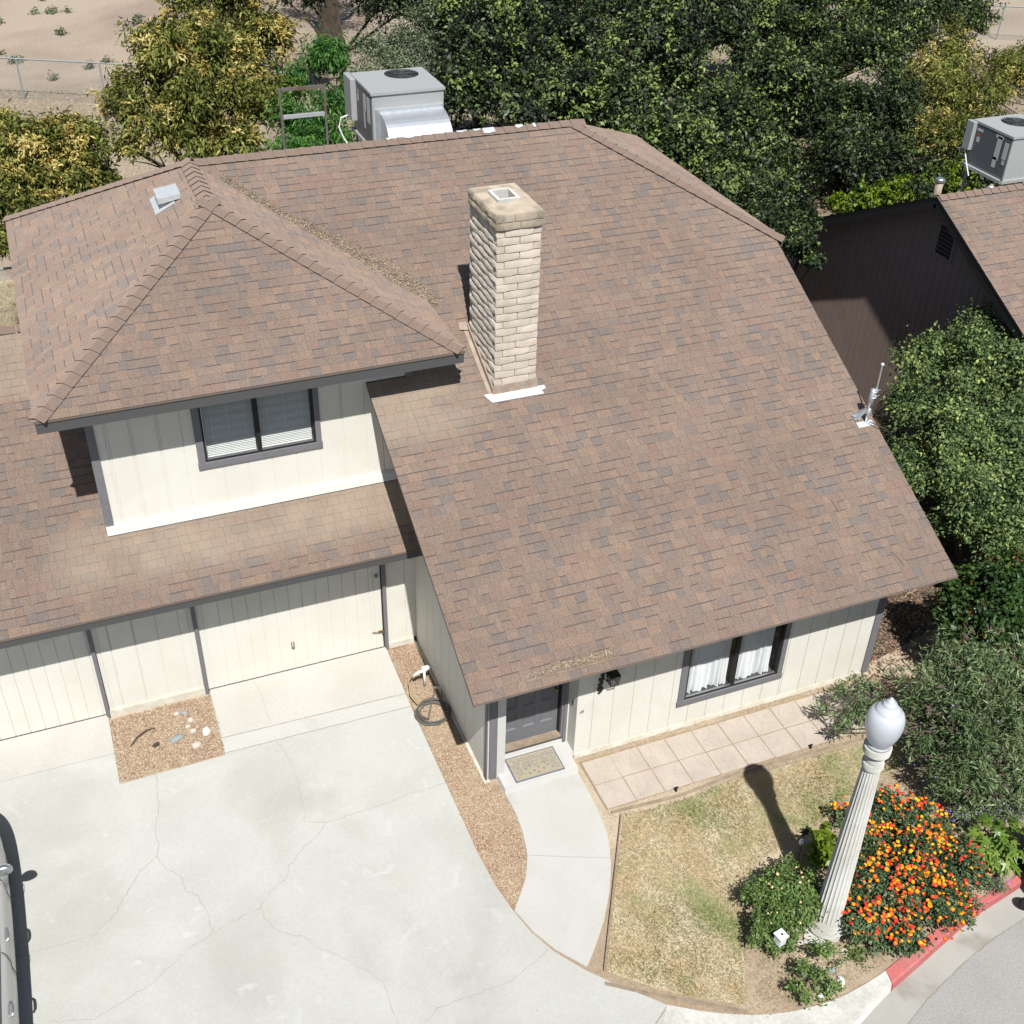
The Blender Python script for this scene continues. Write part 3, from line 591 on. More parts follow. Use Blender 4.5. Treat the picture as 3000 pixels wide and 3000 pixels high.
# garage wall (plane y = 14.0)
wall(H, 'garage wall panel between the two garage doors', (-.64, 14.0, 0), (1, 0, 0), (0, -1, 0), 1.42, .12, 2.78, [], [.07, .21, .225, .56, .575, .90, 1.22, 1.355])
wall(H, 'narrow garage wall panel beside the gable wall', (3.765, 14.0, 0), (1, 0, 0), (0, -1, 0), .48, .11, 2.78, [], [.31])
G1 = wall(H, 'left garage door, cut by the picture edge', (-3.9, 14.005, 0), (1, 0, 0), (0, -1, 0), 3.2, .05, 2.75, [], edges(.02, 3.2, .21), name='garage_door', th=.06)
G2 = wall(H, 'right garage door with latch and lock', (.84, 14.005, 0), (1, 0, 0), (0, -1, 0), 2.84, .05, 2.75, [], [.09]+[x-.84 for x in edges(1.172, 3.6, .2105)]+[2.72], name='garage_door', th=.06)
wall(H, 'garage wall beyond the left door', (-8, 14.0, 0), (1, 0, 0), (0, -1, 0), 4.0, .10, 2.78, [], edges(.3, 4, .35))
for x in (-.70, .782, 3.70): MB().box(x, x+.055, 13.945, 14.03, .0, 2.75).build('door_post', 'grey', H)
mb = MB(); [mb.box(x, x+.012, 13.975, 13.993, .50, .62) for x in (2.19, 2.225)]; mb.box(2.19, 2.237, 13.972, 13.98, .50, .52); mb.build('handle', 'brass', G2)
mb = MB().box(3.59, 3.64, 13.97, 13.99, 1.54, 1.59); mb.build('lock', 'grey', G2)
mb = MB().box(3.60, 3.70, 13.965, 13.99, .40, .425).box(3.66, 3.69, 13.96, 13.985, .36, .41).tube([(3.50, 13.975, .43), (3.60, 13.955, .425)], .007); mb.build('latch', 'brass', G2)
# upper storey (plane y = 14.45)
Gz = lambda x, y: 2.47+.5*(y-13.295)
UW = wall(H, 'upper front wall with the blind window', (-.11, 14.45, 0), (1, 0, 0), (0, -1, 0), 4.54, 2.9, 5.45, [(1.35+.11, 2.955+.11, 3.90, 5.0)],
          [x+.11 for x in (.10, .135, .42, .45, .78, .81, 1.10, 1.6, 1.95, 2.30, 2.65, 3.0, 3.34, 3.37, 3.70, 3.957, 4.2)])
wall(H, 'upper left side wall', (-.11, 20.6, 0), (0, -1, 0), (-1, 0, 0), 6.15, 2.9, 5.45, [], edges(.3, 6, .36))
wall(H, 'upper right side wall', (4.43, 14.45, 0), (0, 1, 0), (1, 0, 0), 1.6, 4.5, 5.6, [], edges(.3, 1.5, .36))
MB().box(-.125, -.02, 14.424, 14.4495, 3.06, 5.4).box(-.133, -.1105, 14.43, 14.53, 3.06, 5.4).build('corner_trim', 'grey', H)
MB().box(4.33, 4.44, 14.424, 14.4495, 4.65, 5.3).build('corner_trim', 'grey', H)
mb = MB(); mb.add([(-.13, 14.447, 3.16), (4.24, 14.447, 3.16), (4.24, 14.36, 3.035), (-.13, 14.36, 3.035), (-.13, 14.40, 3.145), (4.24, 14.40, 3.145)], [(0, 4, 5, 1), (4, 3, 2, 5)])
mb.box(-.13, 4.24, 14.428, 14.447, 3.08, 3.17); mb.build('wall_flashing', 'cream_light', H)
mb = MB(); mb.beam((4.235, 13.30, 2.50), (4.235, 14.40, 3.05), .012, .10); mb.build('step_flashing', 'flash', H)
# windows ---------------------------------------------------------------
def window(label, x0, x1, z0, z1, y, mull, trim=.105, zt=None):
    mb = MB(); ix0, ix1, iz0, iz1 = x0+trim, x1-trim*.8, z0+trim, z1
    mb.box(x0, ix0, y-.028, y-.001, iz0, z1+.1).box(ix1, x1, y-.028, y-.001, iz0, z1+.1).box(x0-.01, x1+.01, y-.034, y-.001, z0, iz0-.002).box(ix0, ix1, y-.028, y-.001, z1, z1+.1)
    W = mb.build('window', 'grey', H, label=label, bevel=.003)
    f = MB()
    for a, b, c, d in ((ix0, ix0+.03, iz0, iz1), (ix1-.03, ix1, iz0, iz1), (ix0+.03, ix1-.03, iz0, iz0+.028), (ix0+.03, ix1-.03, iz1-.03, iz1), (mull-.028, mull+.028, iz0+.028, iz1-.03)): f.box(a, b, y-.012, y+.05, c, d)
    f.build('frame', 'dark', W); f = MB().box(ix0+.03, ix1-.03, y-.006, y+.03, iz0+.0285, iz0+.037); f.box(ix0+.0305, ix0+.037, y-.004, y+.03, iz0+.037, iz1); f.build('sash', 'alu', W)
    for a, b, dy_ in ((ix0+.03, mull-.028, .022), (mull+.028, ix1-.03, .032)):
        MB().face([(a, y+dy_, iz0+.028), (b, y+dy_, iz0+.028), (b, y+dy_, iz1-.03), (a, y+dy_, iz1-.03)]).build('pane', 'glass', W)
    r = MB(); X0, X1, Y0, Y1, Z0, Z1 = ix0-.02, ix1+.02, y+.06, y+.9, iz0-.02, iz1+.02
    r.face([(X0, Y1, Z0), (X1, Y1, Z0), (X1, Y1, Z1), (X0, Y1, Z1)]).face([(X0, Y0, Z0), (X0, Y1, Z0), (X0, Y1, Z1), (X0, Y0, Z1)]).face([(X1, Y0, Z0), (X1, Y1, Z0), (X1, Y1, Z1), (X1, Y0, Z1)]).face([(X0, Y0, Z0), (X1, Y0, Z0), (X1, Y1, Z0), (X0, Y1, Z0)]).face([(X0, Y0, Z1), (X1, Y0, Z1), (X1, Y1, Z1), (X0, Y1, Z1)])
    r.build('interior', 'room', W)
    return W, (ix0, ix1, iz0, iz1)
W1, q = window('front window with white curtains', 7.287, 9.105, .497, 1.88, 10.737, 8.228)
mb = MB(); rr = random.Random(3)
for a, b in ((q[0]+.02, 8.17), (8.27, q[1]-.10)):
    n = 90; z0, z1 = q[2]+.02, q[3]+.02; ring = []
    for j, z in enumerate((z0, z0+.08, z0+.2, (z0+z1)/2, z1)):
        for i in range(n+1):
            u = i/n; amp = .012+.010*sin(u*9+a)+(.008 if j < 2 else 0)
            ring.append((a+(b-a)*u+.006*sin(z*9+u*20), 10.737+.085+amp*sin(u*75*(b-a)+2.2*sin(u*7)+.5*z)+.02*sin(u*13+j*.5)+(0.02*sin(u*31) if j == 0 else 0), z+(.01*sin(u*40) if j == 0 else 0)))
    mb.add(ring, [(j*(n+1)+i, j*(n+1)+i+1, (j+1)*(n+1)+i+1, (j+1)*(n+1)+i) for j in range(4) for i in range(n)])
mb.build('curtain', 'curtain', W1, smooth=True)
W2, q = window('upper window with horizontal blinds', 1.262, 3.033, 3.81, 5.0, 14.45, 2.14, .10)
mb = MB()
for a, b, sk in ((q[0]+.04, 2.10, .0), (2.18, q[1]-.04, 0)):
    z = q[2]+.03; k = 0
    while z < q[3]:
        o = .012*sin(k*1.3)*.2; mb.face([(a, 14.45+.085, z+.016+o), (b, 14.45+.085, z+.016+o), (b, 14.45+.062, z), (a, 14.45+.062, z)]); z += .0275; k += 1
    for x in (a+.12, (a+b)/2, b-.12): mb.box(x-.002, x+.002, 14.507, 14.509, q[2]+.03, q[3])
    mb.box(a, b, 14.505, 14.535, q[2]+.012, q[2]+.03)
mb.build('blind', 'slat', W2)
# roof vent ---------------------------------------------------------------
LFz = lambda x: 6.78+.5*(x-2.165)
mb = MB(); x0, x1, y0, y1 = 1.46, 1.76, 17.36, 18.0
mb.add([(x0, y0, LFz(x0)+.016), (x1, y0, LFz(x1)+.016), (x1, y1, LFz(x1)+.016), (x0, y1, LFz(x0)+.016), (x0, y0, LFz(x0)), (x1, y0, LFz(x1)), (x1, y1, LFz(x1)), (x0, y1, LFz(x0))], [(0, 1, 2, 3), (0, 4, 5, 1), (3, 7, 4, 0), (2, 6, 7, 3), (1, 5, 6, 2)])
mb.box(1.60, 1.78, 17.50, 17.80, 6.44, 6.60)
v = [(1.52, 17.38, 6.575), (1.86, 17.40, 6.625), (1.86, 17.84, 6.625), (1.52, 17.82, 6.575), (1.52, 17.38, 6.655), (1.86, 17.40, 6.70), (1.86, 17.84, 6.70), (1.52, 17.82, 6.655)]
mb.add(v, [(0, 3, 2, 1), (4, 5, 6, 7), (0, 1, 5, 4), (1, 2, 6, 5), (2, 3, 7, 6), (3, 0, 4, 7)])
mb.build('roof_vent', 'flashw', ROOF)
# chimney ---------------------------------------------------------------
CX0, CX1, CY0, CY1, CH = 5.515, 6.168, 13.926, 14.98, .1132
CH_ = MB().box(CX0+.020, CX1-.020, CY0+.020, CY1-.020, 4.2, 6.995).box(CX0-.012, CX1+.012, CY0-.012, 14.33, 7.0, 7.2).box(CX0-.012, CX1+.012, 14.73, CY1+.012, 7.0, 7.2).box(CX0-.012, 5.685, 14.33, 14.73, 7.0, 7.2).box(6.01, CX1+.012, 14.33, 14.73, 7.0, 7.2)
CHIM = CH_.build('chimney', 'mortar', HOUSE, label='tall pale slump block chimney rising from the main slope')
def blockmesh(L, T, hh, seed, capb=False):
    """block with its outward face at y=0 looking to -y, x 0..L, depth T; bulging and uneven"""
    r = random.Random(seed); nx = max(2, round(L/.1)); nz = 3; g = .007; mb = MB(); b = .003 if capb else .007
    ph = r.uniform(0, 6); wob = [.004*sin(ph+i*2.1)+r.uniform(-.002, .002) for i in range(nx+1)]
    def P(i, k):
        u = i/nx; v = k/nz; x = g+(L-2*g)*u; z = g+(hh-2*g)*v
        ex = 0 if i in (0, nx) else 1; ez = 0 if k in (0, nz) else 1
        y = -(b*(1.25-.6*v) if ex and ez else (b*.35 if (ex or ez) else -.002))-(r.uniform(0, .004) if ez else 0)
        if k in (0,): z += wob[i]; y -= b*.5*ex
        if k == nz: z += wob[i]*.6
        return (x+(r.uniform(-.003, .003) if not ex else 0), y, z)
    fr = [P(i, k) for k in range(nz+1) for i in range(nx+1)]; n = nx+1
    mb.add(fr, [(k*n+i, k*n+i+1, (k+1)*n+i+1, (k+1)*n+i) for k in range(nz) for i in range(nx)])
    bk = [(fr[0][0], T, fr[0][2]), (fr[nx][0], T, fr[nx][2]), (fr[nz*n+nx][0], T, fr[nz*n+nx][2]), (fr[nz*n][0], T, fr[nz*n][2])]
    mb.face([fr[k*n] for k in range(nz, -1, -1)][::-1]+[bk[0], bk[3]][0:0]+[bk[3], bk[0]]); mb.face([fr[k*n+nx] for k in range(nz+1)]+[bk[2], bk[1]])
    mb.face([fr[nz*n+i] for i in range(n)]+[bk[2], bk[3]]); mb.face([fr[i] for i in range(nx, -1, -1)]+[bk[0], bk[1]])
    return mb
BC = {}
def block(p, ang, L, T=.1, hh=CH, capb=False):
    k = (round(L, 3), T, hh, random.randrange(4), capb)
    if k not in BC: BC[k] = blockmesh(L, T, hh, hash(k) & 0xffff, capb).mesh('brick', ['blockcap' if capb else 'block'])
    o = link('brick', BC[k], CHIM, p); o.rotation_euler = (0, 0, ang)
W_, Dp = CX1-CX0, CY1-CY0
for k in range(24):
    z = 7.0-CH*(k+1)
    def vis(y): return z+CH > 2.5+.5*(y-9.95)-.02
    if k % 2 == 0:   # side blocks run through the corners
        if vis(CY0): block((CX0+.115, CY0, z), 0, W_-.23)
        ly = [0, .31, .70, Dp]
        for a, b in zip(ly, ly[1:]):
            if vis(CY0+a): block((CX0, CY0+b, z), -pi/2, b-a, .115); block((CX1, CY0+a, z), pi/2, b-a, .115)
        block((CX0+.115, CY0, z), 0, 0.0001+W_-.23) if False else None
        if vis(CY1): block((CX1-.115, CY1, z), pi, W_-.23)
    else:
        h = W_*random.uniform(.47, .53)
        if vis(CY0): block((CX0, CY0, z), 0, h, .115); block((CX0+h, CY0, z), 0, W_-h, .115)
        ly = [.115, .53, Dp-.115]
        for a, b in zip(ly, ly[1:]):
            if vis(CY0+a): block((CX0, CY0+b, z), -pi/2, b-a); block((CX1, CY0+a, z), pi/2, b-a)
        if vis(CY1): block((CX1, CY1, z), pi, h, .115); block((CX1-h, CY1, z), pi, W_-h, .115)
e = .022; cx0, cx1, cy0, cy1 = CX0-e, CX1+e+.01, CY0-e, CY1+e
for z, fr, sd in ((7.0, [0, .36, cx1-cx0], [0, .35, .75, cy1-cy0]), (7.105, [0, .10, .27, .60, cx1-cx0], [0, .4, .8, cy1-cy0])):
    for a, b in zip(fr, fr[1:]): block((cx0+a, cy0, z), 0, b-a, .12, .105, True); block((cx1-a, cy1, z), pi, b-a, .12, .105, True)
    for a, b in zip(sd, sd[1:]): block((cx0, cy0+b, z), -pi/2, b-a, .12, .105, True); block((cx1, cy0+a, z), pi/2, b-a, .12, .105, True)
top = MB().box(cx0+.012, cx1-.012, cy0+.012, 14.331, 7.19, 7.214).box(cx0+.012, cx1-.012, 14.729, cy1-.012, 7.19, 7.214).box(cx0+.012, 5.686, 14.331, 14.729, 7.19, 7.214).box(6.009, cx1-.012, 14.331, 14.729, 7.19, 7.214); top.build('chimney_crown', 'blockcap', CHIM)
fl = MB()
for a, b, c, d in ((5.685, 6.01, 14.33, 14.375), (5.685, 6.01, 14.685, 14.73), (5.685, 5.725, 14.375, 14.685), (5.97, 6.01, 14.375, 14.685)): fl.box(a, b, c, d, 6.99, 7.265)
fl.box(5.725, 5.97, 14.375, 14.685, 6.9, 7.0, 1); fl.build('flue_liner', ['kerb', 'room'], CHIM, bevel=.008)
mb = MB().box(CX0-.022, CX1+.016, CY0-.022, CY0-.008, 4.46, 4.635); mb.build('base_flashing', 'flash', CHIM)
mb = MB(); P_ = lambda x, y, h: PM.p(*PM.uv(x, y), h)
mb.face([P_(5.36, 13.915, .02), P_(5.44, 13.80, .014), P_(6.26, 13.80, .014), P_(6.24, 13.85, .02), P_(6.31, 13.87, .02), P_(6.31, 13.925, .022), P_(5.36, 13.935, .022)][::-1])
mb.build('apron_flashing', 'flashw', CHIM)
mb = MB()
for x0, x1 in ((CX0-.03, CX0-.012), (CX1+.012, CX1+.03)): mb.add([(x0, CY0-.02, 4.49), (x1, CY0-.02, 4.49), (x1, CY0-.02, 4.60), (x0, CY0-.02, 4.60), (x0, CY1+.02, 5.01), (x1, CY1+.02, 5.01), (x1, CY1+.02, 5.13), (x0, CY1+.02, 5.13)], [(0, 1, 2, 3), (4, 7, 6, 5), (0, 3, 7, 4), (1, 5, 6, 2), (3, 2, 6, 7)])
mb.face([P_(5.36, 15.0, .03), P_(5.50, 14.96, .05), P_(5.50, 15.10, .05), P_(5.38, 15.12, .03)]); mb.face([P_(CX0-.09, CY0, .016), P_(CX0-.01, CY0, .016), P_(CX0-.01, CY1, .016), P_(CX0-.09, CY1, .016)]); mb.build('side_flashing', 'flash', CHIM)

# ---------------------------------------------------------------- small things on and by the house
t = empty('rooftop_unit', (5.96, 19.79, 6.0), 'pale grey rooftop air conditioner with curved metal hood behind the cream house ridge', 'air conditioner', 'rooftop air conditioners')
def ac(t, x0, x1, y0, y1, z0, z1, side_panel):
    mb = MB().box(x0+.015, x1-.015, y0+.015, y1-.015, z0, z1-.03); mb.build('cabinet', ['alu2'], t)
    n = 28; cx, cy, r = (x0+x1)/2+side_panel[0], (y0+y1)/2+side_panel[1], .30
    mb = MB(); zt = z1
    ring = [(cx+r*cos(2*pi*k/n), cy+r*sin(2*pi*k/n)) for k in range(n)]; sq = [(x0-.01, y0-.01), (x1+.01, y0-.01), (x1+.01, y1+.01), (x0-.01, y1+.01)]
    bm = []
    for k in range(n):   # lid with a round hole
        a = 2*pi*k/n; b = 2*pi*(k+1)/n
        def out(t_):
            dx, dy = cos(t_), sin(t_); s = min([(v-c)/d for v, c, d in ((x1+.01, cx, dx), (x0-.01, cx, dx), (y1+.01, cy, dy), (y0-.01, cy, dy)) if abs(d) > 1e-9 and (v-c)/d > 0]); return (cx+dx*s, cy+dy*s)
        oa, ob = out(a), out(b); pts = [ring[k], oa, ob, ring[(k+1) % n]]
        for c_ in sq:
            ta = math.atan2(c_[1]-cy, c_[0]-cx) % (2*pi)
            if a < ta < b: pts = [ring[k], oa, c_, ob, ring[(k+1) % n]]
        mb.face([(*p, zt) for p in pts]); mb.face([(*ring[k], zt), (*ring[(k+1) % n], zt), (*ring[(k+1) % n], zt-.027), (*ring[k], zt-.027)])
    for i in range(4): a, b = sq[i], sq[(i+1) % 4]; mb.face([(*a, zt-.045), (*b, zt-.045), (*b, zt), (*a, zt)])
    mb.build('lid', 'alu2', t)
    mb = MB().add([(*p, zt-.026) for p in ring], [tuple(range(n))], 0); mb.build('fan_shade_disc', 'dark', t)  # flat black disc stands in for the dark depth of the fan opening
    g = MB()
    for rr in (.06, .10, .14, .18, .22, .26, .30): g.tube([(cx+rr*cos(2*pi*k/24), cy+rr*sin(2*pi*k/24), zt-.01+.01*(1-rr/.3)) for k in range(24)], .004, 4, closed=True)
    for k in range(4): a = pi*k/4; g.tube([(cx-.3*cos(a), cy-.3*sin(a), zt), (cx, cy, zt+.004), (cx+.3*cos(a), cy+.3*sin(a), zt)], .005, 4)
    g.build('fan_guard', 'wire', t)
    bl = MB()
    for k in range(4):
        a = pi/2*k+.4; bl.add([(cx+.04*cos(a), cy+.04*sin(a), zt-.020), (cx+.26*cos(a), cy+.26*sin(a), zt-.023), (cx+.24*cos(a+.35), cy+.24*sin(a+.35), zt-.014), (cx+.04*cos(a+.8), cy+.04*sin(a+.8), zt-.016)], [(0, 1, 2, 3)])
    bl.build('fan_blade', 'panel', t)
M['alu2'] = mat('unit_enamel', (.36, .37, .365), .45, fine=.04, fscale=15); M['wire'] = mat('fan_wire', (.05, .055, .06), .5)
M['panel'] = mat('dark_service_panel', (.115, .125, .135), .45); M['sticker'] = mat('paper_label', (.55, .56, .56), .7); M['red'] = mat('red_label', (.50, .10, .05), .6)
X0, X1, Y0, Y1, Z0, Z1 = 5.32, 6.60, 19.17, 20.41, 6.42, 7.35
ac(t, X0, X1, Y0, Y1, Z0, Z1, (.18, .33))
MB().box(X0-.004, X0+.02, Y0+.03, Y1-.28, Z0+.04, Z1-.06).build('service_panel', 'panel', t)
MB().box(X0-.10, X0+.01, Y1-.30, Y1+.14, 6.62, 7.33).build('electric_box', 'alu2', t, bevel=.01)
mb = MB()
for ya, yb, za, zb in ((.36, .50, 6.95, 7.22), (.42, .50, 6.65, 6.93), (.12, .28, 6.80, 7.22), (.80, .88, 7.0, 7.18)): MB().box(X0-.007, X0-.003, Y0+ya, Y0+yb, za, zb).build('sticker', 'sticker', t)
MB().box(X0-.009, X0-.0075, Y0+.80, Y0+.88, 7.12, 7.18).build('sticker', 'red', t)
mb = MB().box(X0+.06, X1-.03, Y0-.03, Y0+.015, 6.45, 7.08).box(X0+.10, X1-.07, Y0-.032, Y0-.030, 6.5, 7.04, 0); mb.build('duct_collar', 'galv', t)
n = 14; hx0, hx1 = X0+.13, X1-.04; arc = [(Y0-.03-.60*sin(a), 6.40+.62*cos(a)) for a in [pi/2*i/n for i in range(n+1)]]; mb = MB()
for i in range(n): mb.face([(hx0, *arc[i]), (hx0, *arc[i+1]), (hx1, *arc[i+1]), (hx1, *arc[i])])
mb.build('duct_hood', 'galv', t, smooth=True)
mb = MB().face([(hx0, Y0-.03, 6.40)]+[(hx0, *a) for a in arc]).face([(hx1, Y0-.03, 6.40)]+[(hx1, *a) for a in arc]); mb.build('hood_cheek', 'galv', t)
mb = MB().box(X0-.03, X1+.03, Y0-.02, Y0+.03, Z0-.05, Z0).box(X0-.03, X1+.03, Y1-.03, Y1+.02, Z0-.05, Z0).box(X0-.03, X0+.01, Y0+.03, Y1-.03, Z0-.05, Z0).box(X1-.01, X1+.03, Y0+.03, Y1-.03, Z0-.05, Z0)
for x in (X0+.03, X1-.03):
    for y in (Y0+.1, Y1-.1): mb.box(x-.02, x+.02, y-.02, y+.02, 5.3, Z0-.05)
mb.tube([(X0+.03, Y1-.1, 6.35), (X0+.3, Y1-.1, 5.9)], .015); mb.build('stand', 'alu2', t)
mb = MB().tube([(X0-.08, Y1, 6.64), (X0-.22, Y1, 6.60), (X0-.27, Y1-.02, 6.45), (X0-.20, Y1-.05, 6.25), (X0-.14, Y1-.08, 6.15)], .014, 6); mb.tube([(X0-.16, Y1-.08, 6.16), (X0-.16, Y1-.08, 5.7)], .022, 6); mb.build('conduit', 'white', t)

t = empty('roof_ladder_rail', (4.35, 20.0, 6.0), 'dark H shaped steel rail standing behind the ridge, left of the rooftop unit', 'rail')
M['steel'] = mat('rusty_steel', (.16, .15, .155), .6, c2=(.13, .085, .065), scale=4)
MB().box(3.955, 3.99, 19.97, 20.0, 5.5, 7.32).build('post', 'steel', t); MB().box(4.715, 4.75, 19.97, 20.0, 5.5, 7.32).build('post', 'steel', t)
MB().box(4.0, 4.71, 19.965, 20.005, 7.27, 7.32).build('top_rail', 'steel', t); MB().box(4.0, 4.71, 19.96, 20.01, 6.81, 6.87).build('cross_rail', 'alu2', t)

t = empty('service_mast', (11.12, 12.42, 3.73), 'galvanised mast bracket with a thin steel rod on the right rake of the roof', 'mast')
mb = MB().box(-.16, .12, -.10, .0, .0, .02); mb.build('foot_plate', 'flashw', t, loc=(11.12, 12.44, 3.735), local=True).rotation_euler = (radians(26), 0, 0)
mb = MB().tube([(11.12, 12.40, 3.75), (11.12, 12.40, 4.02)], [.02, .035], 10).tube([(11.12, 12.40, 4.02), (11.12, 12.40, 4.34)], .042, 10); mb.build('mast_tube', 'galv', t, smooth=True)
mb = MB()
for a in (.3, 1.6, 2.7): mb.add([(11.12+.03*cos(a), 12.42+.03*sin(a), 4.0), (11.12+.2*cos(a), 12.42+.2*sin(a), 3.74+.1*sin(a)), (11.12+.16*cos(a+.3), 12.42+.16*sin(a+.3), 3.73+.1*sin(a)), (11.12+.04*cos(a+.3), 12.42+.04*sin(a+.3), 3.9)], [(0, 1, 2, 3)])
mb.face([(10.93, 12.55, 3.82), (11.05, 12.60, 3.84), (11.06, 12.45, 3.90), (11.0, 12.42, 3.80)]); mb.build('brace', 'galv', t)
mb = MB().tube([(11.17, 12.39, 4.18), (11.17, 12.39, 4.74)], .013, 8); mb.build('rod', 'galv', t); MB().lathe([(.01, 0), (.026, .012), (.026, .03), (.01, .045)], (11.17, 12.39, 4.735), 10).build('rod_cap', 'white', t)
mb = MB()
for z in (4.20, 4.30): mb.tube([(11.12+.055*cos(a)+.02, 12.40+.055*sin(a), z) for a in [2*pi*k/14 for k in range(14)]], .008, 5, closed=True).tube([(11.17, 12.40, z), (11.25, 12.40, z)], .007, 5)
mb.build('clamp', 'galv', t)
mb = MB().tube([(11.14, 12.35, 3.78), (11.3, 12.2, 3.72), (11.5, 12.1, 3.55), (12.0, 12.0, 3.1)], .008, 5); mb.build('cable', 'dark', t)

# wall lantern and numerals
t = empty('wall_lantern', (6.07, 10.73, 1.5), 'small black wall lantern with gridded glass and a scroll bracket beside the entry', 'lantern')
mb = MB(); lx, ly, lz0, lz1 = 6.10, 10.64, 1.475, 1.64
def fr(z, s): return [(lx-s, ly-s), (lx+s, ly-s), (lx+s, ly+s), (lx-s, ly+s)]
for i in range(4):
    a, b = fr(0, .058)[i], fr(0, .058)[(i+1) % 4]; A, B = fr(0, .075)[i], fr(0, .075)[(i+1) % 4]
    mb.beam((*a, lz0), (*A, lz1), .009, .009); mb.beam((*a, lz0), (*b, lz0), .010, .010); mb.beam((*A, lz1), (*B, lz1), .010, .012)
    for u in (.25, .5, .75): mb.beam((a[0]+(b[0]-a[0])*u, a[1]+(b[1]-a[1])*u, lz0), (A[0]+(B[0]-A[0])*u, A[1]+(B[1]-A[1])*u, lz1), .004, .004)
    for u in (.33, .67): mb.beam((a[0]+(A[0]-a[0])*u, a[1]+(A[1]-a[1])*u, lz0+(lz1-lz0)*u), (b[0]+(B[0]-b[0])*u, b[1]+(B[1]-b[1])*u, lz0+(lz1-lz0)*u), .004, .004)
mb.build('frame', 'dark', t); MB().box(lx-.08, lx+.08, ly-.082, ly+.08, lz1+.005, lz1+.014).build('lantern_roof', 'dark', t)
mb = MB()
for i in range(4):
    a, b = fr(0, .055)[i], fr(0, .055)[(i+1) % 4]; A, B = fr(0, .072)[i], fr(0, .072)[(i+1) % 4]; mb.face([(*a, lz0), (*b, lz0), (*B, lz1), (*A, lz1)])
mb.build('pane', 'glass', t)
mb = MB().tube([(6.045, 10.66, lz0), (6.0, 10.70, 1.52), (5.975, 10.715, 1.56), (5.94, 10.715, 1.60), (5.945, 10.715, 1.64), (5.98, 10.715, 1.65), (6.0, 10.715, 1.62), (5.985, 10.715, 1.60)], .008, 6).box(5.97, 6.0, 10.715, 10.735, 1.5, 1.75).tube([(5.985, 10.71, 1.70), (6.10, 10.64, 1.70), (6.10, 10.64, 1.66)], .007, 6)
mb.build('bracket', 'dark', t)
for ch, z in (('3', 1.395), ('9', 1.235)):
    cu = bpy.data.curves.new('numeral', 'FONT'); cu.body = ch; cu.size = .19; cu.extrude = .006; cu.align_x = 'CENTER'; cu.offset = .008
    tmp = bpy.data.objects.new('tmp', cu); COL.objects.link(tmp); bpy.context.view_layer.update()
    me = bpy.data.meshes.new_from_object(tmp.evaluated_get(bpy.context.evaluated_depsgraph_get())); bpy.data.objects.remove(tmp)
    me.materials.clear(); me.materials.append(M['num']); me.name = 'house_number'
    o = link('house_number', me, None, (5.955, 10.725, z), label={'3': 'dark bronze numeral 3 just under the wall lantern', '9': 'dark bronze numeral 9, the lowest numeral on the cream wall'}[ch], cat='house number', group='house numerals by the entry'); o.rotation_euler = (radians(90), radians(0), 0)
mb = MB().tube([(5.66, 10.72, .95), (5.69, 10.715, .975), (5.72, 10.72, .985), (5.70, 10.715, .94)], .007, 5); mb.build('wall_hook', 'brass', None, (5.69, 10.72, .95), label='little brass hook on the cream wall right of the door', cat='hook')
mb = MB().tube([(5.61, 10.85, 1.02), (5.595, 10.85, 1.04), (5.60, 10.85, 1.08), (5.61, 10.85, 1.10)], .01, 5); mb.build('doorbell', 'dark', None, (5.6, 10.85, 1.02), label='small dark doorbell on the wall of the entry recess', cat='doorbell')
# door mat
mx, my, ang = 4.96, 10.69, radians(2)
mt_ = empty('door_mat', (mx, my, .14), 'tan doormat with blue grey lattice and paw prints on the entry step', 'doormat')
MB().box(-.385, .385, -.235, .235, .0, .012).build('border', 'matprint', mt_, loc=(mx+.02, my+.02, .1405), local=True)
MB().box(-.365, .365, -.215, .215, .012, .017).build('coir', 'coir', mt_, loc=(mx+.02, my+.02, .1405), local=True)
mb = MB(); rr = random.Random(5)
for i in range(-5, 6):
    for j in range(-3, 4):
        x, y = i*.075+(.0375 if j % 2 else 0), j*.07; 
        if (abs(x) < .345 and abs(y) < .2) and not (y < -.02 and abs(x-.02) < .22):
            for a, b in (((x-.034, y), (x, y+.034)), ((x, y+.034), (x+.034, y)), ((x+.034, y), (x, y-.034)), ((x, y-.034), (x-.034, y))):
                if abs(b[1]) < .205 and abs(a[1]) < .205 and rr.random() < .85: mb.beam((*a, .018), (*b, .018), .0055, .002)
for (x, y) in ((-.16, -.05), (-.08, -.01), (-.05, -.12), (.03, -.07), (.10, -.13), (.18, -.08), (.0, -.17), (-.13, -.15), (.14, -.02), (.23, -.14)):
    for dx, dy, r in ((0, 0, .013), (-.014, .016, .006), (0, .021, .006), (.014, .016, .006)): mb.add([(x+dx+r*cos(k*pi/3), y+dy+r*sin(k*pi/3), .0185) for k in range(6)], [tuple(range(6))])
mb.build('print', 'matprint', mt_, loc=(mx+.02, my+.02, .1405), local=True, kind='stuff')

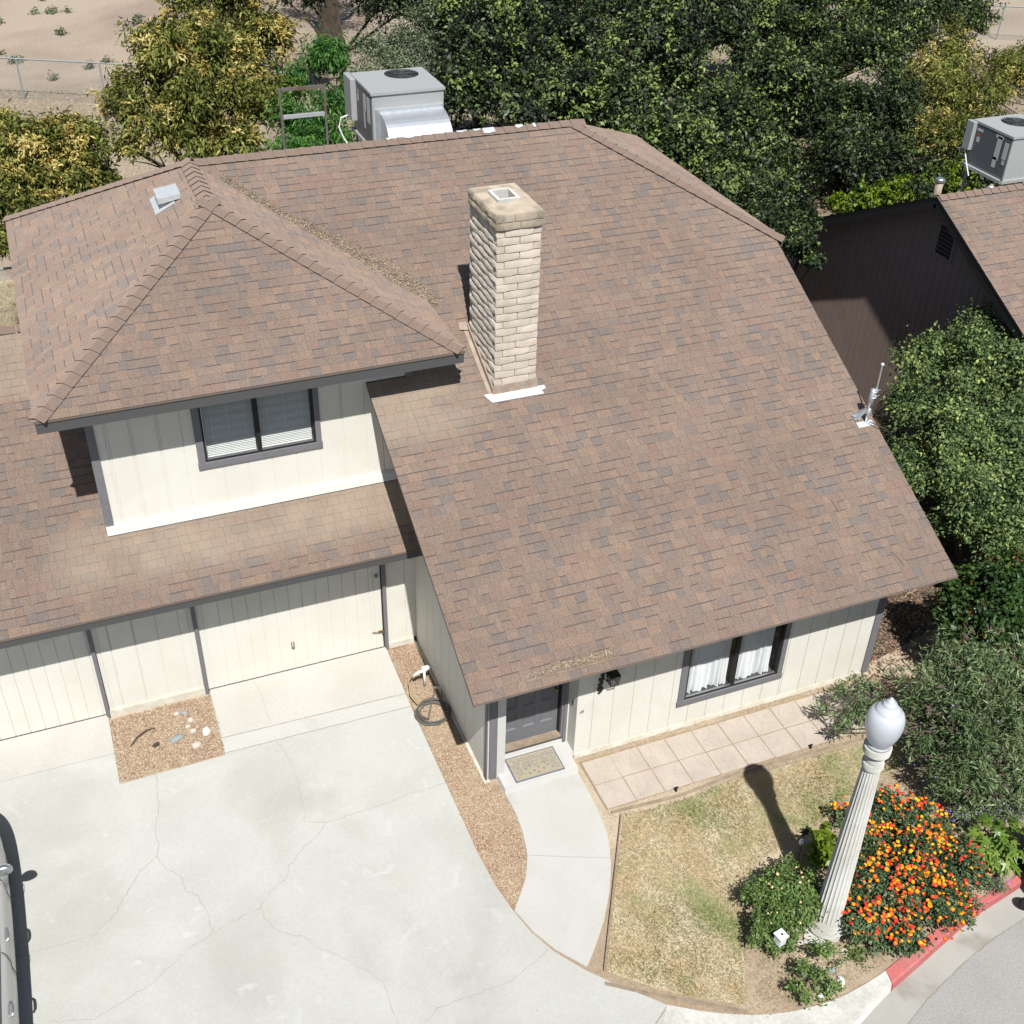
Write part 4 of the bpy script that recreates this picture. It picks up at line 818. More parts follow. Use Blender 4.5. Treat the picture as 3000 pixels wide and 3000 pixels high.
# pavers: two rows by the front wall
PA = empty('paver_path', (7.6, 10.15, 0), 'path of two rows of square tan pavers laid along the front wall', 'path')
def paver_mesh(seed):
    r = random.Random(seed); s = .447; mb = MB(); N = 1
    pts = [(r.uniform(-.17, .17), r.uniform(-.17, .17)) for _ in range(7)]+[(.2, .0), (-.2, .05)]
    sites = pts; half = s/2
    for i, p in enumerate(sites):
        poly = [(-half+.004, -half+.004), (half-.004, -half+.004), (half-.004, half-.004), (-half+.004, half-.004)]
        for j, q in enumerate(sites):
            if i == j: continue
            a, b = p[0]-q[0], p[1]-q[1]; d = math.hypot(a, b); a /= d; b /= d; c = a*(p[0]+q[0])/2+b*(p[1]+q[1])/2
            poly = clip(poly, a, b, c+.004)
            if len(poly) < 3: break
        if len(poly) >= 3: mb.prism(poly, .030, .036)
    return mb.box(-half, half, -half, half, 0, .0315, 0).mesh('paver', ['paver'])
pms = [paver_mesh(i) for i in range(5)]
for j, y in enumerate((10.36, 9.895)):
    for i in range(11):
        x = 5.90+i*.4605+(.006 if j else 0)
        o = link('paver', random.choice(pms), PA, (x+random.uniform(-.004, .004), y+.0*i+random.uniform(-.004, .004), random.uniform(-.004, .002))); o.rotation_euler = (random.uniform(-.004, .004), random.uniform(-.004, .004), random.choice((0, pi/2, pi, -pi/2))+random.uniform(-.008, .008))

# hose, standpipe, bits in the mulch
hc = empty('garden_hose', (3.92, 12.28, .014), 'coiled grey garden hose on the mulch by the left gable wall', 'hose')
mb = MB(); P_ = []; rr = random.Random(2)
for k in range(110):
    a = k*2*pi/24+.6; r = .235+.03*sin(k*.21)+rr.uniform(-.004, .004); P_.append((3.95+r*cos(a)*1.0+.02*sin(k*.13), 12.30+r*sin(a)*1.02+.015*cos(k*.17), .035+.0007*k))
P_ += [(4.02, 12.52, .13), (4.12, 12.66, .17), (4.17, 12.72, .2)]
mb.tube(P_, .011, 6); mb.build('hose_coil', 'hose', hc, smooth=True)
mb = MB().tube([(3.95+.26*cos(a), 12.24+.26*sin(a), .03) for a in [pi*.95+pi*1.1*k/24 for k in range(25)]], .008, 6); mb.tube([(3.78, 12.52, .09), (3.72, 12.68, .14), (3.77, 12.93, .20), (3.87, 13.02, .26)], .011, 6); mb.build('hose_end', 'hose2', hc, smooth=True)
sp = empty('standpipe', (4.03, 12.95, 0), 'white pipe standpipe with a tap against the gable wall', 'tap')
mb = MB().tube([(4.03, 12.93, 0), (4.03, 12.93, .36)], .02, 8).tube([(3.86, 12.95, .27), (3.93, 12.94, .33), (4.03, 12.93, .35), (4.17, 12.95, .40)], .026, 8); mb.build('pipe', 'white', sp, smooth=True)
mb = MB().box(3.99, 4.10, 12.91, 12.96, .38, .42); mb.build('valve', 'white', sp); MB().tube([(4.20, 12.62, 0), (4.20, 12.62, .2)], .018, 8).tube([(4.17, 12.62, .2), (4.10, 12.63, .24)], .02, 8).build('bib', 'alu', sp)
def rock(name, x, y, sx, sy, sz, mt, label, z=.012, seed=0):
    r = random.Random(seed); bm = bmesh.new(); bmesh.ops.create_icosphere(bm, subdivisions=2, radius=1)
    for v in bm.verts: v.co *= 1+r.uniform(-.12, .12); v.co = Vector((v.co.x*sx, v.co.y*sy, v.co.z*sz))
    me = bpy.data.meshes.new(name); bm.to_mesh(me); bm.free(); me.materials.append(M[mt]); me.polygons.foreach_set('use_smooth', [True]*len(me.polygons))
    o = link(name, me, None, (x, y, z+sz*.35), label=label, cat='stone'); o.rotation_euler = (0, 0, r.uniform(-.5, .5)); return o
for i, (x, y, sx, sy, mt, lb) in enumerate([(.29, 13.67, .05, .04, 'stone', 'small pale round stone at the back left of the mulch bed'), (.41, 13.64, .055, .035, 'slate', 'small blue grey stone at the back of the mulch bed'), (.47, 13.47, .05, .055, 'stone', 'round grey stone midway down the mulch bed'), (.41, 13.34, .045, .03, 'stone', 'flat half buried stone in the mulch bed'),
        (.47, 13.23, .055, .05, 'stone', 'rounded cream stone left of the white stone in the mulch bed'), (.65, 13.15, .06, .09, 'white', 'white curved stone near the right edge of the mulch bed'), (.22, 13.16, .12, .06, 'slate', 'large flat blue grey slate in the middle of the mulch bed'), (.47, 12.93, .075, .065, 'stone', 'broad cream stone at the front right of the mulch bed'), (-.09, 13.13, .06, .05, 'bark_tree', 'dark knotty stump piece in the mulch bed')]):
    rock('stone', x, y, sx, sy, .03, mt, lb, seed=i)
MB().tube([(-.45, 13.22, .03), (-.33, 13.36, .045), (-.18, 13.45, .05), (-.05, 13.47, .04)], [.008, .014, .016, .008], 6).build('stick', 'bark_tree', None, (-.25, 13.4, .02), label='dark curved stick lying across the mulch bed', cat='stick')
for i, (x, y, lb) in enumerate(((6.75, 9.64, 'dark pop up sprinkler head before the pavers, left one'), (9.05, 9.66, 'dark pop up sprinkler head before the pavers, near the lamp globe'), (6.95, 6.42, 'dark bent sprinkler head in the soil at the tip of the garden'))):
    MB().tube([(x, y, 0), (x, y, .07)], .02, 8).box(x-.03, x+.03, y-.01, y+.01, .07, .085).build('sprinkler', 'dark', None, (x, y, 0), label=lb, cat='sprinkler', group='sprinkler heads')

# ---------------------------------------------------------------- lamp post
LP = (7.483, 6.955, 0); t = empty('street_lamp', LP, 'cast stone lamp post with fluted shaft and a white acorn globe', 'street lamp')
MB().lathe([(.26, 0), (.26, .05)], LP, 8).build('plinth', 'lampcast', t)
MB().lathe([(.235, .05), (.245, .075), (.245, .12), (.225, .14), (.21, .15), (.215, .175), (.215, .20), (.195, .22), (.19, .245), (.178, .26)], LP, 40).build('base', 'lampcast', t, smooth=True)
MB().lathe([(.175, .25), (.168, .6), (.155, 1.2), (.141, 1.8), (.126, 2.4), (.107, 3.03), (.107, 3.04)], LP, 80, flute=(0, 5)).build('shaft', 'lampcast', t)
MB().lathe([(.10, 3.03), (.118, 3.045), (.124, 3.08), (.124, 3.13), (.112, 3.145), (.104, 3.15), (.104, 3.16), (.112, 3.17), (.112, 3.235), (.098, 3.25), (.098, 3.275), (.12, 3.285), (.156, 3.30), (.158, 3.385), (.15, 3.395), (.12, 3.40)], LP, 40).build('capital', 'lampcast', t)
MB().lathe([(.125, 3.40), (.142, 3.41), (.142, 3.43), (.128, 3.44)], LP, 32).build('globe_ring', 'alu2', t)
M['globe'] = mat('frosted_globe', (.66, .69, .73), .38, spec=.5, trans=.25, fine=.03, fscale=30)
MB().lathe([(.118, 3.43), (.135, 3.47), (.160, 3.52), (.186, 3.59), (.204, 3.67), (.211, 3.75), (.207, 3.82), (.190, 3.885), (.160, 3.925), (.137, 3.935), (.136, 3.955), (.128, 3.965), (.108, 3.985), (.092, 4.00), (.080, 4.01), (.078, 4.035), (.072, 4.05), (.050, 4.06), (.046, 4.075), (.040, 4.09), (.022, 4.10), (.018, 4.12), (.004, 4.13)], LP, 40).build('globe', 'globe', t, smooth=True)

# ---------------------------------------------------------------- parked car (its right flank shows at the left edge)
CARX, CARY = -3.05, 10.0
t = empty('parked_car', (CARX, CARY, .02), 'silver car parked on the driveway at the left edge of the picture', 'car')
def hull(sec):
    mb = MB(); full = [[(CARX+x, CARY+y, z) for x, z in pr]+[(CARX-x, CARY+y, z) for x, z in pr[-2::-1]] for y, pr in sec]
    m = len(full[0]); v = [p for r_ in full for p in r_]
    return mb.add(v, [(i*m+k, i*m+k+1, (i+1)*m+k+1, (i+1)*m+k) for i in range(len(full)-1) for k in range(m-1)]+[tuple(range(m)), tuple(range((len(full)-1)*m+m-1, (len(full)-1)*m-1, -1))])
def body(y, w, belt, hood): return (y, [(w-.05, .22), (w-.01, .34), (w-.0, .50), (w-.018, .62), (w-.005, .72), (w-.02, belt-.10), (w-.07, belt), (w*.62, hood), (0, hood+.02)])
sec = [body(-2.28, .60, .78, .80), body(-2.20, .72, .92, .93), body(-1.9, .84, .96, .98), body(-1.5, .885, .97, .99), body(-.9, .90, .96, .97), body(0, .905, .94, .95), body(.75, .90, .92, .95), body(1.1, .885, .90, .97), body(1.6, .86, .84, .90), body(1.95, .80, .76, .82), body(2.2, .68, .64, .70), body(2.3, .55, .52, .58)]
b = hull(sec); o = b.build('body', 'car', t, smooth=True)
mod = o.modifiers.new('s', 'SUBSURF'); mod.levels = 1; mod.render_levels = 2
M['cglass'] = mat('car_glass', (.015, .02, .022), .08, spec=.8)
gl = [(y, [(w-.075, belt-.01), (w-.10, belt+.08), (w-wt-.10, top-.05), (w-wt-.2, top), (0, top+.02)]) for y, w, belt, wt, top in ((-1.95, .84, .96, .02, 1.0), (-1.35, .88, .97, .12, 1.38), (-.5, .90, .955, .15, 1.45), (.2, .905, .94, .15, 1.43), (.62, .90, .925, .10, 1.30), (1.12, .885, .90, .0, .97))]
hull(gl).build('glasshouse', 'cglass', t, smooth=True)
rf = [(y, [(w-.235, z-.035), (w-.30, z+.012), (0, z+.03)]) for y, w, z in ((-1.35, .86, 1.375), (-.5, .90, 1.45), (.2, .90, 1.435), (.5, .89, 1.36))]
hull(rf).build('car_roof', 'car', t, smooth=True)
for yy, lb in ((-.08, None), (-1.10, None)):
    mb = MB().tube([(CARX+.885, CARY+yy-.10, .80), (CARX+.905, CARY+yy-.06, .805), (CARX+.908, CARY+yy, .81), (CARX+.905, CARY+yy+.06, .805), (CARX+.885, CARY+yy+.10, .80)], [.012, .018, .02, .018, .012], 8); mb.build('door_handle', 'alu', t, smooth=True)
for yy in (.68, -.42, -1.42):
    mb = MB()
    for a, b2 in (((.903, .34), (.908, .50)), ((.908, .50), (.892, .62)), ((.892, .62), (.902, .72)), ((.902, .72), (.885, .86)), ((.885, .86), (.84, .94))): mb.beam((CARX+a[0], CARY+yy, a[1]), (CARX+b2[0], CARY+yy, b2[1]), .006, .008, (0, 1, 0))
    mb.build('door_seam', 'dark', t)
bm = bmesh.new(); bmesh.ops.create_uvsphere(bm, u_segments=16, v_segments=10, radius=1)
for v in bm.verts: v.co = Vector((v.co.x*.11, v.co.y*.08*(1.3 if v.co.y > 0 else .4), v.co.z*.075))
me = bpy.data.meshes.new('mirror'); bm.to_mesh(me); bm.free(); me.materials.append(M['alu']); me.polygons.foreach_set('use_smooth', [True]*len(me.polygons))
link('mirror', me, t, (CARX+.93, CARY+.70, 1.0)); link('mirror', me, t, (CARX-.93, CARY+.70, 1.0))
for x in (-.72, .72):
    for y in (-1.35, 1.42):
        w_ = MB().lathe([(.10, -.11), (.30, -.11), (.325, -.08), (.325, .08), (.30, .11), (.10, .11)], n=28); o = w_.build('wheel', 'tyre', t, smooth=False, local=True); o.rotation_euler = (0, radians(90), 0); o.location = (x, y, .305)
        r_ = MB().lathe([(.02, .112), (.20, .105), (.20, .112), (.22, .118)], n=10); o2 = r_.mesh('rim', ['alu'], (0, 0, 0)); oo = link('rim', o2, o, WORLD[o.name]); oo.location = (0, 0, 0)
MB().tube([(CARX+.84, CARY+.70, .97), (CARX+.95, CARY+.70, 1.0)], .03, 6).build('mirror_arm', 'cglass', t)

# ---------------------------------------------------------------- bin at the right edge (one wheel and a corner show)
t = empty('wheelie_bin', (10.9, 6.7, -.1), 'black wheeled bin standing in the gutter at the right edge of the picture', 'bin')
bx, by, ba = 10.44, 6.50, radians(-28)
def rotp(x, y, z): return (bx+x*cos(ba)-y*sin(ba), by+x*sin(ba)+y*cos(ba), z)
mb = MB(); lo = [rotp(x, y, .05) for x, y in ((.02, -.22), (.50, -.22), (.50, .24), (.02, .24))]; hi = [rotp(x, y, .98) for x, y in ((-.04, -.29), (.60, -.29), (.60, .31), (-.04, .31))]
for i in range(4): mb.face([lo[i], lo[(i+1) % 4], hi[(i+1) % 4], hi[i]])
mb.face(hi); mb.face(lo[::-1]); mb.build('bin_body', 'binp', t)
mb = MB(); lid = [rotp(x, y, z) for x, y, z in ((-.10, -.32, 1.0), (.64, -.32, 1.0), (.64, .34, 1.0), (-.10, .34, 1.0), (0, -.25, 1.06), (.55, -.25, 1.06), (.55, .26, 1.06), (0, .26, 1.06))]
mb.add(lid, [(4, 5, 6, 7), (0, 1, 5, 4), (1, 2, 6, 5), (2, 3, 7, 6), (3, 0, 4, 7), (3, 2, 1, 0)]); mb.build('bin_lid', 'binp', t)
for sx in (-.30, .30):
    o = MB().lathe([(.085, -.03), (.12, -.03), (.13, -.015), (.13, .015), (.12, .03), (.085, .03)], n=24).build('wheel', 'tyre', t, local=True); p = rotp(-.08, sx, .02); o.rotation_euler = (radians(90), 0, ba); o.location = Vector(p)-WORLD['wheelie_bin']; WORLD[o.name] = Vector(p)
    sp_ = MB(); [sp_.beam((0, 0, .03), (.095*cos(k*2*pi/6), .095*sin(k*2*pi/6), .025), .02, .008) for k in range(6)]; sp_.lathe([(.02, -.03), (.02, .04)], n=10); oo = link('hub', sp_.mesh('hub', ['wire']), o, p)

# ---------------------------------------------------------------- neighbour house
NBH = empty('neighbour_house', (18, 16.9, 0), 'dark brown neighbouring house with a gable end and a brown shingle roof', 'house')
nx, ny, nz = 15.58, 16.895, 5.2; NW = nx+.385
PN = Plane((nx, ny-6.0, nz-3.0), (1, 0, 0), (0, 1, .5))
lay('nb', PN, [(nx, ny-6), (nx+8.5, ny-6), (nx+8.5, ny), (nx, ny)], seed=9)
mb = MB(); deck(mb, P3(PN, [(nx, ny-6), (nx+14, ny-6), (nx+14, ny), (nx, ny)]), .05)
mb.face([(nx, ny, nz-.004), (nx+14, ny, nz-.004), (nx+14, ny+6, nz-3.0), (nx, ny+6, nz-3.0)], 2); mb.face([(nx, ny, nz-.05), (nx, ny+6, nz-3.05), (nx+14, ny+6, nz-3.05), (nx+14, ny, nz-.05)], 1)
NROOF = mb.build('roof', ['deck', 'black', 't2'], NBH, label='brown shingle roof of the neighbouring house'); shingle_objects('nb', NROOF)
caps(NROOF, (nx+.02, ny, nz+.005), (nx+8, ny, nz+.005), NF, NB, ex=.2)
mb = MB()
for s_ in (-1, 1):
    mb.beam((nx+.03, ny, nz-.12), (nx+.03, ny+s_*6, nz-3.12), .05, .20, mi=0)
mb.build('barge_board', 'black', NROOF)
mb = MB(); [mb.face([(nx+.05, ny, nz-.10), (NW+.02, ny, nz-.10), (NW+.02, ny+s_*5.6, nz-2.90), (nx+.05, ny+s_*5.6, nz-2.90)]) for s_ in (-1, 1)]; mb.build('soffit', 'black', NROOF)
wall(NBH, 'dark brown gable wall', (NW, ny+5.4, 0), (0, -1, 0), (-1, 0, 0), 10.8, .0, lambda u: nz-.12-.5*abs(u-5.4), [], edges(.15, 10.8, .2035)+[5.4], mt='brown', gap=.012)
MB().box(NW, NW+9, ny-5.42, ny-5.3, 0, 2.3).build('wall', 'brown', NBH)
mb = MB(); vy0, vy1, vz0, vz1 = 16.55, 16.98, 4.0, 4.58
mb.box(NW-.03, NW-.001, vy0-.05, vy0, vz0-.05, vz1+.05).box(NW-.03, NW-.001, vy1, vy1+.05, vz0-.05, vz1+.05).box(NW-.03, NW-.001, vy0, vy1, vz0-.05, vz0).box(NW-.03, NW-.001, vy0, vy1, vz1, vz1+.05)
V_ = mb.build('gable_vent', 'brown', NBH)
mb = MB()
for k in range(7): z = vz0+.02+k*.08; mb.face([(NW-.028, vy0, z), (NW-.028, vy1, z), (NW-.004, vy1, z+.05), (NW-.004, vy0, z+.05)])
mb.build('louvre', 'black', V_)
mb = MB().beam((NW-.02, 17.0, .62), (NW-.02, 16.5, .62), .05, .05).box(NW-.04, NW-.002, 16.97, 17.03, 0, .6); mb.build('hatch_frame', 'brown', NBH)
t = empty('rooftop_unit', (18.1, 17.9, 4.7), 'grey rooftop air conditioner with a dark service panel and labels, on the neighbouring roof', 'air conditioner', 'rooftop air conditioners')
X0, X1, Y0, Y1, Z0, Z1 = 17.49, 18.63, 17.30, 18.45, 5.14, 6.0
ac(t, X0, X1, Y0, Y1, Z0, Z1, (.14, .18))
MB().box(X0-.004, X0+.02, Y0+.24, Y1-.05, Z0+.04, Z1-.06).build('service_panel', 'panel', t); MB().box(X0-.004, X0+.02, Y0+.03, Y0+.23, Z0+.04, Z1-.06).build('service_panel', 'panel', t)
MB().box(X0-.09, X0+.01, Y1-.12, Y1+.08, 5.42, 5.98).build('electric_box', 'alu2', t, bevel=.01)
mb = MB()
for ya, yb, za, zb in ((.27, .40, 5.45, 5.90), (.30, .40, 5.30, 5.50), (.25, .46, 5.86, 5.92), (.07, .18, 5.52, 5.84), (.08, .15, 5.42, 5.50), (.83, .99, 5.83, 5.88), (.88, .96, 5.62, 5.78)): MB().box(X0-.007, X0-.003, Y0+ya, Y0+yb, za, zb).build('sticker', 'sticker', t)
MB().box(X0-.009, X0-.0075, Y0+.875, Y0+.965, 5.73, 5.785).build('sticker', 'red', t)
mb = MB().box(X0-.04, X1+.02, Y0-.03, Y0+.05, Z0-.06, Z0).box(X0-.06, X0+.02, Y0, Y1, Z0-.06, Z0).box(X0-.04, X1+.02, Y1-.05, Y1+.03, Z0-.06, Z0)
for x in (X0+.05, X1-.05):
    for y in (Y0+.05, Y1-.1): mb.box(x-.025, x+.025, y-.025, y+.025, 3.8, Z0-.06)
mb.build('stand', 'alu2', t)
MB().box(X1-.2, X1+.7, Y0-.02, Y0+.6, 4.9, 5.7).build('duct', 'brown', t)
mb = MB().tube([(X0-.02, Y1+.12, 5.25), (X0-.06, Y1+.18, 5.38), (X0-.05, Y1+.02, 5.42), (X0-.08, Y1-.15, 5.2), (X0-.12, Y1-.35, 4.98)], .012, 6); mb.build('conduit', 'white', t)
mb = MB()
for k in range(2): mb.tube([(X0+.0, Y1-.0-.5*k, 5.08), (X0-.06, Y1-.1-.5*k, 4.86), (X0-.02, Y1-.35-.5*k, 4.82), (X0+.05, Y1-.45-.4*k, 5.08)], .018, 6)
mb.build('cable', 'dark', t)
t = empty('flue_pipe', (16.05, 17.42, 4.9), 'short brown metal flue pipe with a bright cap at the neighbouring gable peak', 'flue pipe')
MB().tube([(16.05, 17.42, 4.7), (16.05, 17.42, 5.26)], .075, 14).build('pipe', 'flash', t, smooth=True); MB().lathe([(.08, 0), (.092, .0), (.092, .05), (.07, .07)], (16.05, 17.42, 5.25), 14).build('pipe_cap', 'alu', t)
t = empty('vent_pipe', (17.2, 17.25, 4.9), 'thin brown plumbing vent pipe on the neighbouring roof below the rooftop unit', 'vent pipe')
MB().tube([(17.2, 17.25, 4.6), (17.2, 17.25, 5.12)], .035, 10).build('pipe', 'flash', t); MB().lathe([(.10, 0), (.04, .08)], (17.2, 17.25, 5.02), 10).build('boot', 'flashw', t)

# ---------------------------------------------------------------- planting: blobs are (x, y, z, radius) in metres
T1 = [(4.18, 30.0, 4.76, 1.33), (2.58, 29.5, 4.23, 0.81), (4.99, 29.5, 4.01, 0.92), (3.54, 29.0, 3.64, 0.82), (5.66, 30.5, 5.17, 0.85), (4.94, 31.5, 6.03, 1.19), (3.28, 30.0, 5.31, 0.81), (4.49, 28.5, 3.54, 0.57), (2.13, 28.5, 3.7, 0.4)]
T2 = [(0.14, 28.0, 3.76, 0.84), (-0.53, 27.0, 3.26, 0.82), (0.96, 28.5, 3.98, 0.62), (0.97, 27.5, 3.37, 0.62), (-0.58, 28.0, 4.15, 0.68), (-1.06, 26.0, 2.79, 0.36)]
FERN = [(6.98, 30.0, 4.86, 0.43), (6.41, 30.0, 4.33, 0.56), (7.51, 30.0, 4.99, 0.43), (7.41, 29.5, 4.13, 0.43), (6.07, 28.0, 3.95, 0.57), (6.67, 27.5, 3.64, 0.49), (5.56, 27.0, 3.67, 0.48), (6.99, 27.5, 3.36, 0.41)]
BUSH = [(9.92, 34.0, 3.79, 0.79), (10.86, 34.0, 4.19, 0.69), (10.32, 33.0, 3.64, 0.58), (8.73, 32.0, 3.76, 0.47), (7.52, 30.0, 3.63, 0.44)]
D1 = [(12.75, 34.0, 4.06, 1.21), (12.37, 35.0, 4.62, 0.81), (14.0, 35.0, 4.61, 0.93), (12.04, 31.0, 3.66, 0.94), (10.79, 29.5, 3.74, 0.63)]
D2 = [(14.92, 34.0, 4.49, 1.12), (13.26, 31.0, 3.84, 1.04), (15.16, 32.0, 4.09, 1.08), (13.21, 29.0, 3.76, 0.82), (11.63, 28.0, 3.84, 0.61)]
D3 = [(14.66, 28.0, 3.56, 0.99), (14.42, 29.0, 3.75, 0.73), (15.41, 27.0, 2.99, 0.99), (16.08, 26.0, 2.25, 0.89), (16.81, 25.5, 1.61, 0.63), (14.09, 26.0, 3.19, 0.69)]
D4 = [(17.91, 33.0, 3.74, 1.35), (20.19, 34.0, 4.15, 1.29), (17.91, 35.0, 4.47, 1.17), (18.71, 32.0, 3.33, 0.93)]
D5 = [(19.05, 29.0, 1.88, 1.19), (21.13, 31.0, 2.39, 1.15), (19.32, 31.0, 2.45, 0.92), (18.58, 27.0, 1.52, 0.76)]
D6 = [(21.84, 36.0, 3.04, .69), (23.88, 38.0, 3.45, .84), (25.57, 32.0, 3.11, .77), (27.09, 33.0, 3.18, .68), (21.64, 33.0, 2.94, .6), (23.4, 33.0, 2.38, 1.0), (23.16, 35.0, 3.4, 1.13), (25.96, 35.0, 2.88, 1.05), (28.44, 36.0, 3.16, 1.09), (29.88, 36.0, 2.71, 0.98), (32.58, 37.0, 2.9, 1.02), (25.9, 37.0, 3.55, 0.84), (33.79, 37.0, 2.58, 0.77)]
D7 = [(14.45, 19.6, 3.5, 0.4), (14.68, 20.6, 3.62, 0.41), (14.15, 18.8, 3.45, 0.25), (14.93, 21.5, 3.61, 0.46), (14.06, 18.2, 3.53, 0.15), (14.9, 20.2, 3.59, 0.37), (14.13, 18.6, 3.72, 0.17)]
G9 = [(23.34, 30.0, 1.65, 1.06), (24.64, 30.0, 2.05, 1.06), (22.98, 28.5, 1.33, 0.62), (23.27, 31.0, 2.2, 0.85), (24.23, 28.5, 1.3, 0.52)]
Y3 = [(29.56, 33.0, 2.33, 1.17), (27.29, 31.0, 1.84, 1.22), (28.26, 30.0, 1.83, 1.1), (30.59, 31.0, 2.0, 1.02), (25.33, 29.0, 1.45, 0.74), (26.08, 28.0, 1.48, 0.94), (27.43, 28.0, 1.34, 0.84), (32.74, 33.0, 2.08, 0.72)]
IVY = [(20.59, 26.0, 1.05, 0.33), (21.38, 26.0, 1.11, 0.38), (22.18, 26.0, 1.14, 0.41), (23.0, 26.0, 1.18, 0.44), (24.25, 26.5, 1.09, 0.5), (25.08, 26.5, 1.2, 0.5), (26.29, 27.0, 1.05, 0.46), (27.1, 27.0, 0.96, 0.41)]
RA = [(14.31, 14.0, 3.13, 0.6), (15.72, 14.5, 2.89, 0.63), (13.94, 14.5, 3.21, 0.34), (13.58, 14.2, 2.61, 0.34), (13.57, 13.3, 2.49, 0.65), (14.61, 13.3, 2.49, 0.72), (14.99, 12.6, 1.83, 0.78), (13.95, 12.5, 1.77, 0.77), (13.26, 12.8, 1.95, 0.59), (14.19, 12.0, 0.88, 0.66), (13.33, 12.2, 1.33, 0.41), (16.03, 14.0, 2.45, 0.69), (13.53, 14.0, 1.65, 0.28), (16.09, 15.2, 3.34, 0.29), (16.56, 15.0, 3.21, 0.45), (14.68, 12.0, 0.98, 0.6)]
BL = [(9.48, 9.99, 0.35, 0.09), (9.83, 10.09, 0.5, 0.11), (10.13, 10.02, 0.6, 0.15), (9.8, 9.74, 0.4, 0.15), (10.1, 9.6, 0.5, 0.18), (9.42, 9.61, 0.3, 0.09)]
LAV = [(10.28, 7.59, 0.35, 0.24), (10.6, 7.42, 0.4, 0.26), (10.26, 7.92, 0.35, 0.19), (11.06, 7.57, 0.4, 0.24), (10.05, 7.68, 0.2, 0.12), (9.97, 6.65, 0.15, 0.14)]
LAN = [(9.36, 8.09, 0.25, 0.24), (9.45, 7.64, 0.35, 0.35), (8.81, 7.73, 0.25, 0.28), (8.64, 8.25, 0.15, 0.17), (8.98, 7.12, 0.4, 0.41), (9.45, 6.92, 0.35, 0.36), (8.43, 7.04, 0.4, 0.38), (7.86, 6.74, 0.35, 0.3), (8.63, 6.52, 0.4, 0.41), (8.18, 6.37, 0.25, 0.26), (9.03, 6.44, 0.3, 0.26), (7.89, 6.52, 0.2, 0.17), (7.89, 7.13, 0.25, 0.2)]
FIG = [(10.07, 6.99, 0.7, 0.27), (9.83, 6.89, 0.5, 0.2), (10.21, 6.81, 0.7, 0.25), (10.01, 6.7, 0.5, 0.2)]
ROSE = [(7.09, 7.41, 0.5, 0.24), (7.32, 7.2, 0.45, 0.22), (6.77, 7.28, 0.4, 0.24), (6.98, 7.0, 0.45, 0.22), (6.56, 7.0, 0.3, 0.19), (6.71, 6.83, 0.25, 0.17)]
R2 = [(6.74, 6.42, 0.3, 0.09), (6.57, 6.23, 0.25, 0.09), (6.86, 6.23, 0.3, 0.1), (6.96, 6.09, 0.3, 0.07), (7.08, 6.51, 0.35, 0.11), (7.26, 6.35, 0.2, 0.05), (6.56, 6.12, 0.2, 0.07)]
YP = [(7.95, 7.84, 0.5, 0.1), (7.77, 7.63, 0.4, 0.11), (7.89, 7.68, 0.5, 0.07)]
DP = [(7.39, 7.8, 0.2, 0.1), (7.28, 7.79, 0.15, 0.07)]
PH = [(12.3, 10.12, 1.6, 0.53), (12.11, 10.58, 1.5, 0.32), (12.7, 9.93, 1.7, 0.58), (12.02, 9.94, 1.2, 0.42), (12.41, 9.55, 1.2, 0.47), (11.88, 10.51, 1.2, 0.16)]
BB = [(11.26, 8.99, 1.5, 0.54), (10.61, 8.71, 1.3, 0.53), (11.03, 8.24, 1.2, 0.58), (10.44, 8.2, 0.9, 0.48), (10.23, 8.66, 0.8, 0.34), (10.34, 9.27, 0.8, 0.25), (11.53, 8.48, 1.4, 0.54), (10.15, 8.29, 0.5, 0.27), (10.45, 7.81, 0.6, 0.36), (10.99, 7.78, 0.7, 0.38)]
LEAFN = {'v': 0}
def leafmesh(name, pos, nrm, dirv, L, W, tint, mt, fold=.25, parent=None, loc=None, mats=None, mi=None, curve=.15):
    """one rhombic folded leaf per row of pos"""
    n = len(pos); nrm = nrm/np.linalg.norm(nrm, axis=1, keepdims=True)
    d = dirv-(dirv*nrm).sum(1, keepdims=True)*nrm; d /= np.linalg.norm(d, axis=1, keepdims=True)+1e-9; s = np.cross(nrm, d)
    L = L[:, None]; W = W[:, None]
    b = pos; m = pos+d*L*.45
    v = np.empty((n, 4, 3)); v[:, 0] = b; v[:, 1] = m+s*W*.5+nrm*W*fold; v[:, 2] = pos+d*L-nrm*L*curve; v[:, 3] = m-s*W*.5+nrm*W*fold
    if loc is not None: v = v-np.array(loc)
    me = bpy.data.meshes.new(name); me.vertices.add(n*4); me.vertices.foreach_set('co', v.reshape(-1).astype(np.float32))
    me.loops.add(n*4); me.loops.foreach_set('vertex_index', np.arange(n*4, dtype=np.int32)); me.polygons.add(n)
    me.polygons.foreach_set('loop_start', np.arange(0, n*4, 4, dtype=np.int32)); me.polygons.foreach_set('loop_total', np.full(n, 4, dtype=np.int32))
    for m_ in (mats or [mt]): me.materials.append(M[m_])
    if mi is not None: me.polygons.foreach_set('material_index', mi.astype(np.int32))
    at = me.attributes.new('tint', 'FLOAT', 'POINT'); at.data.foreach_set('value', np.repeat(tint, 4).astype(np.float32))
    me.update(calc_edges=True); LEAFN['v'] += n
    return me
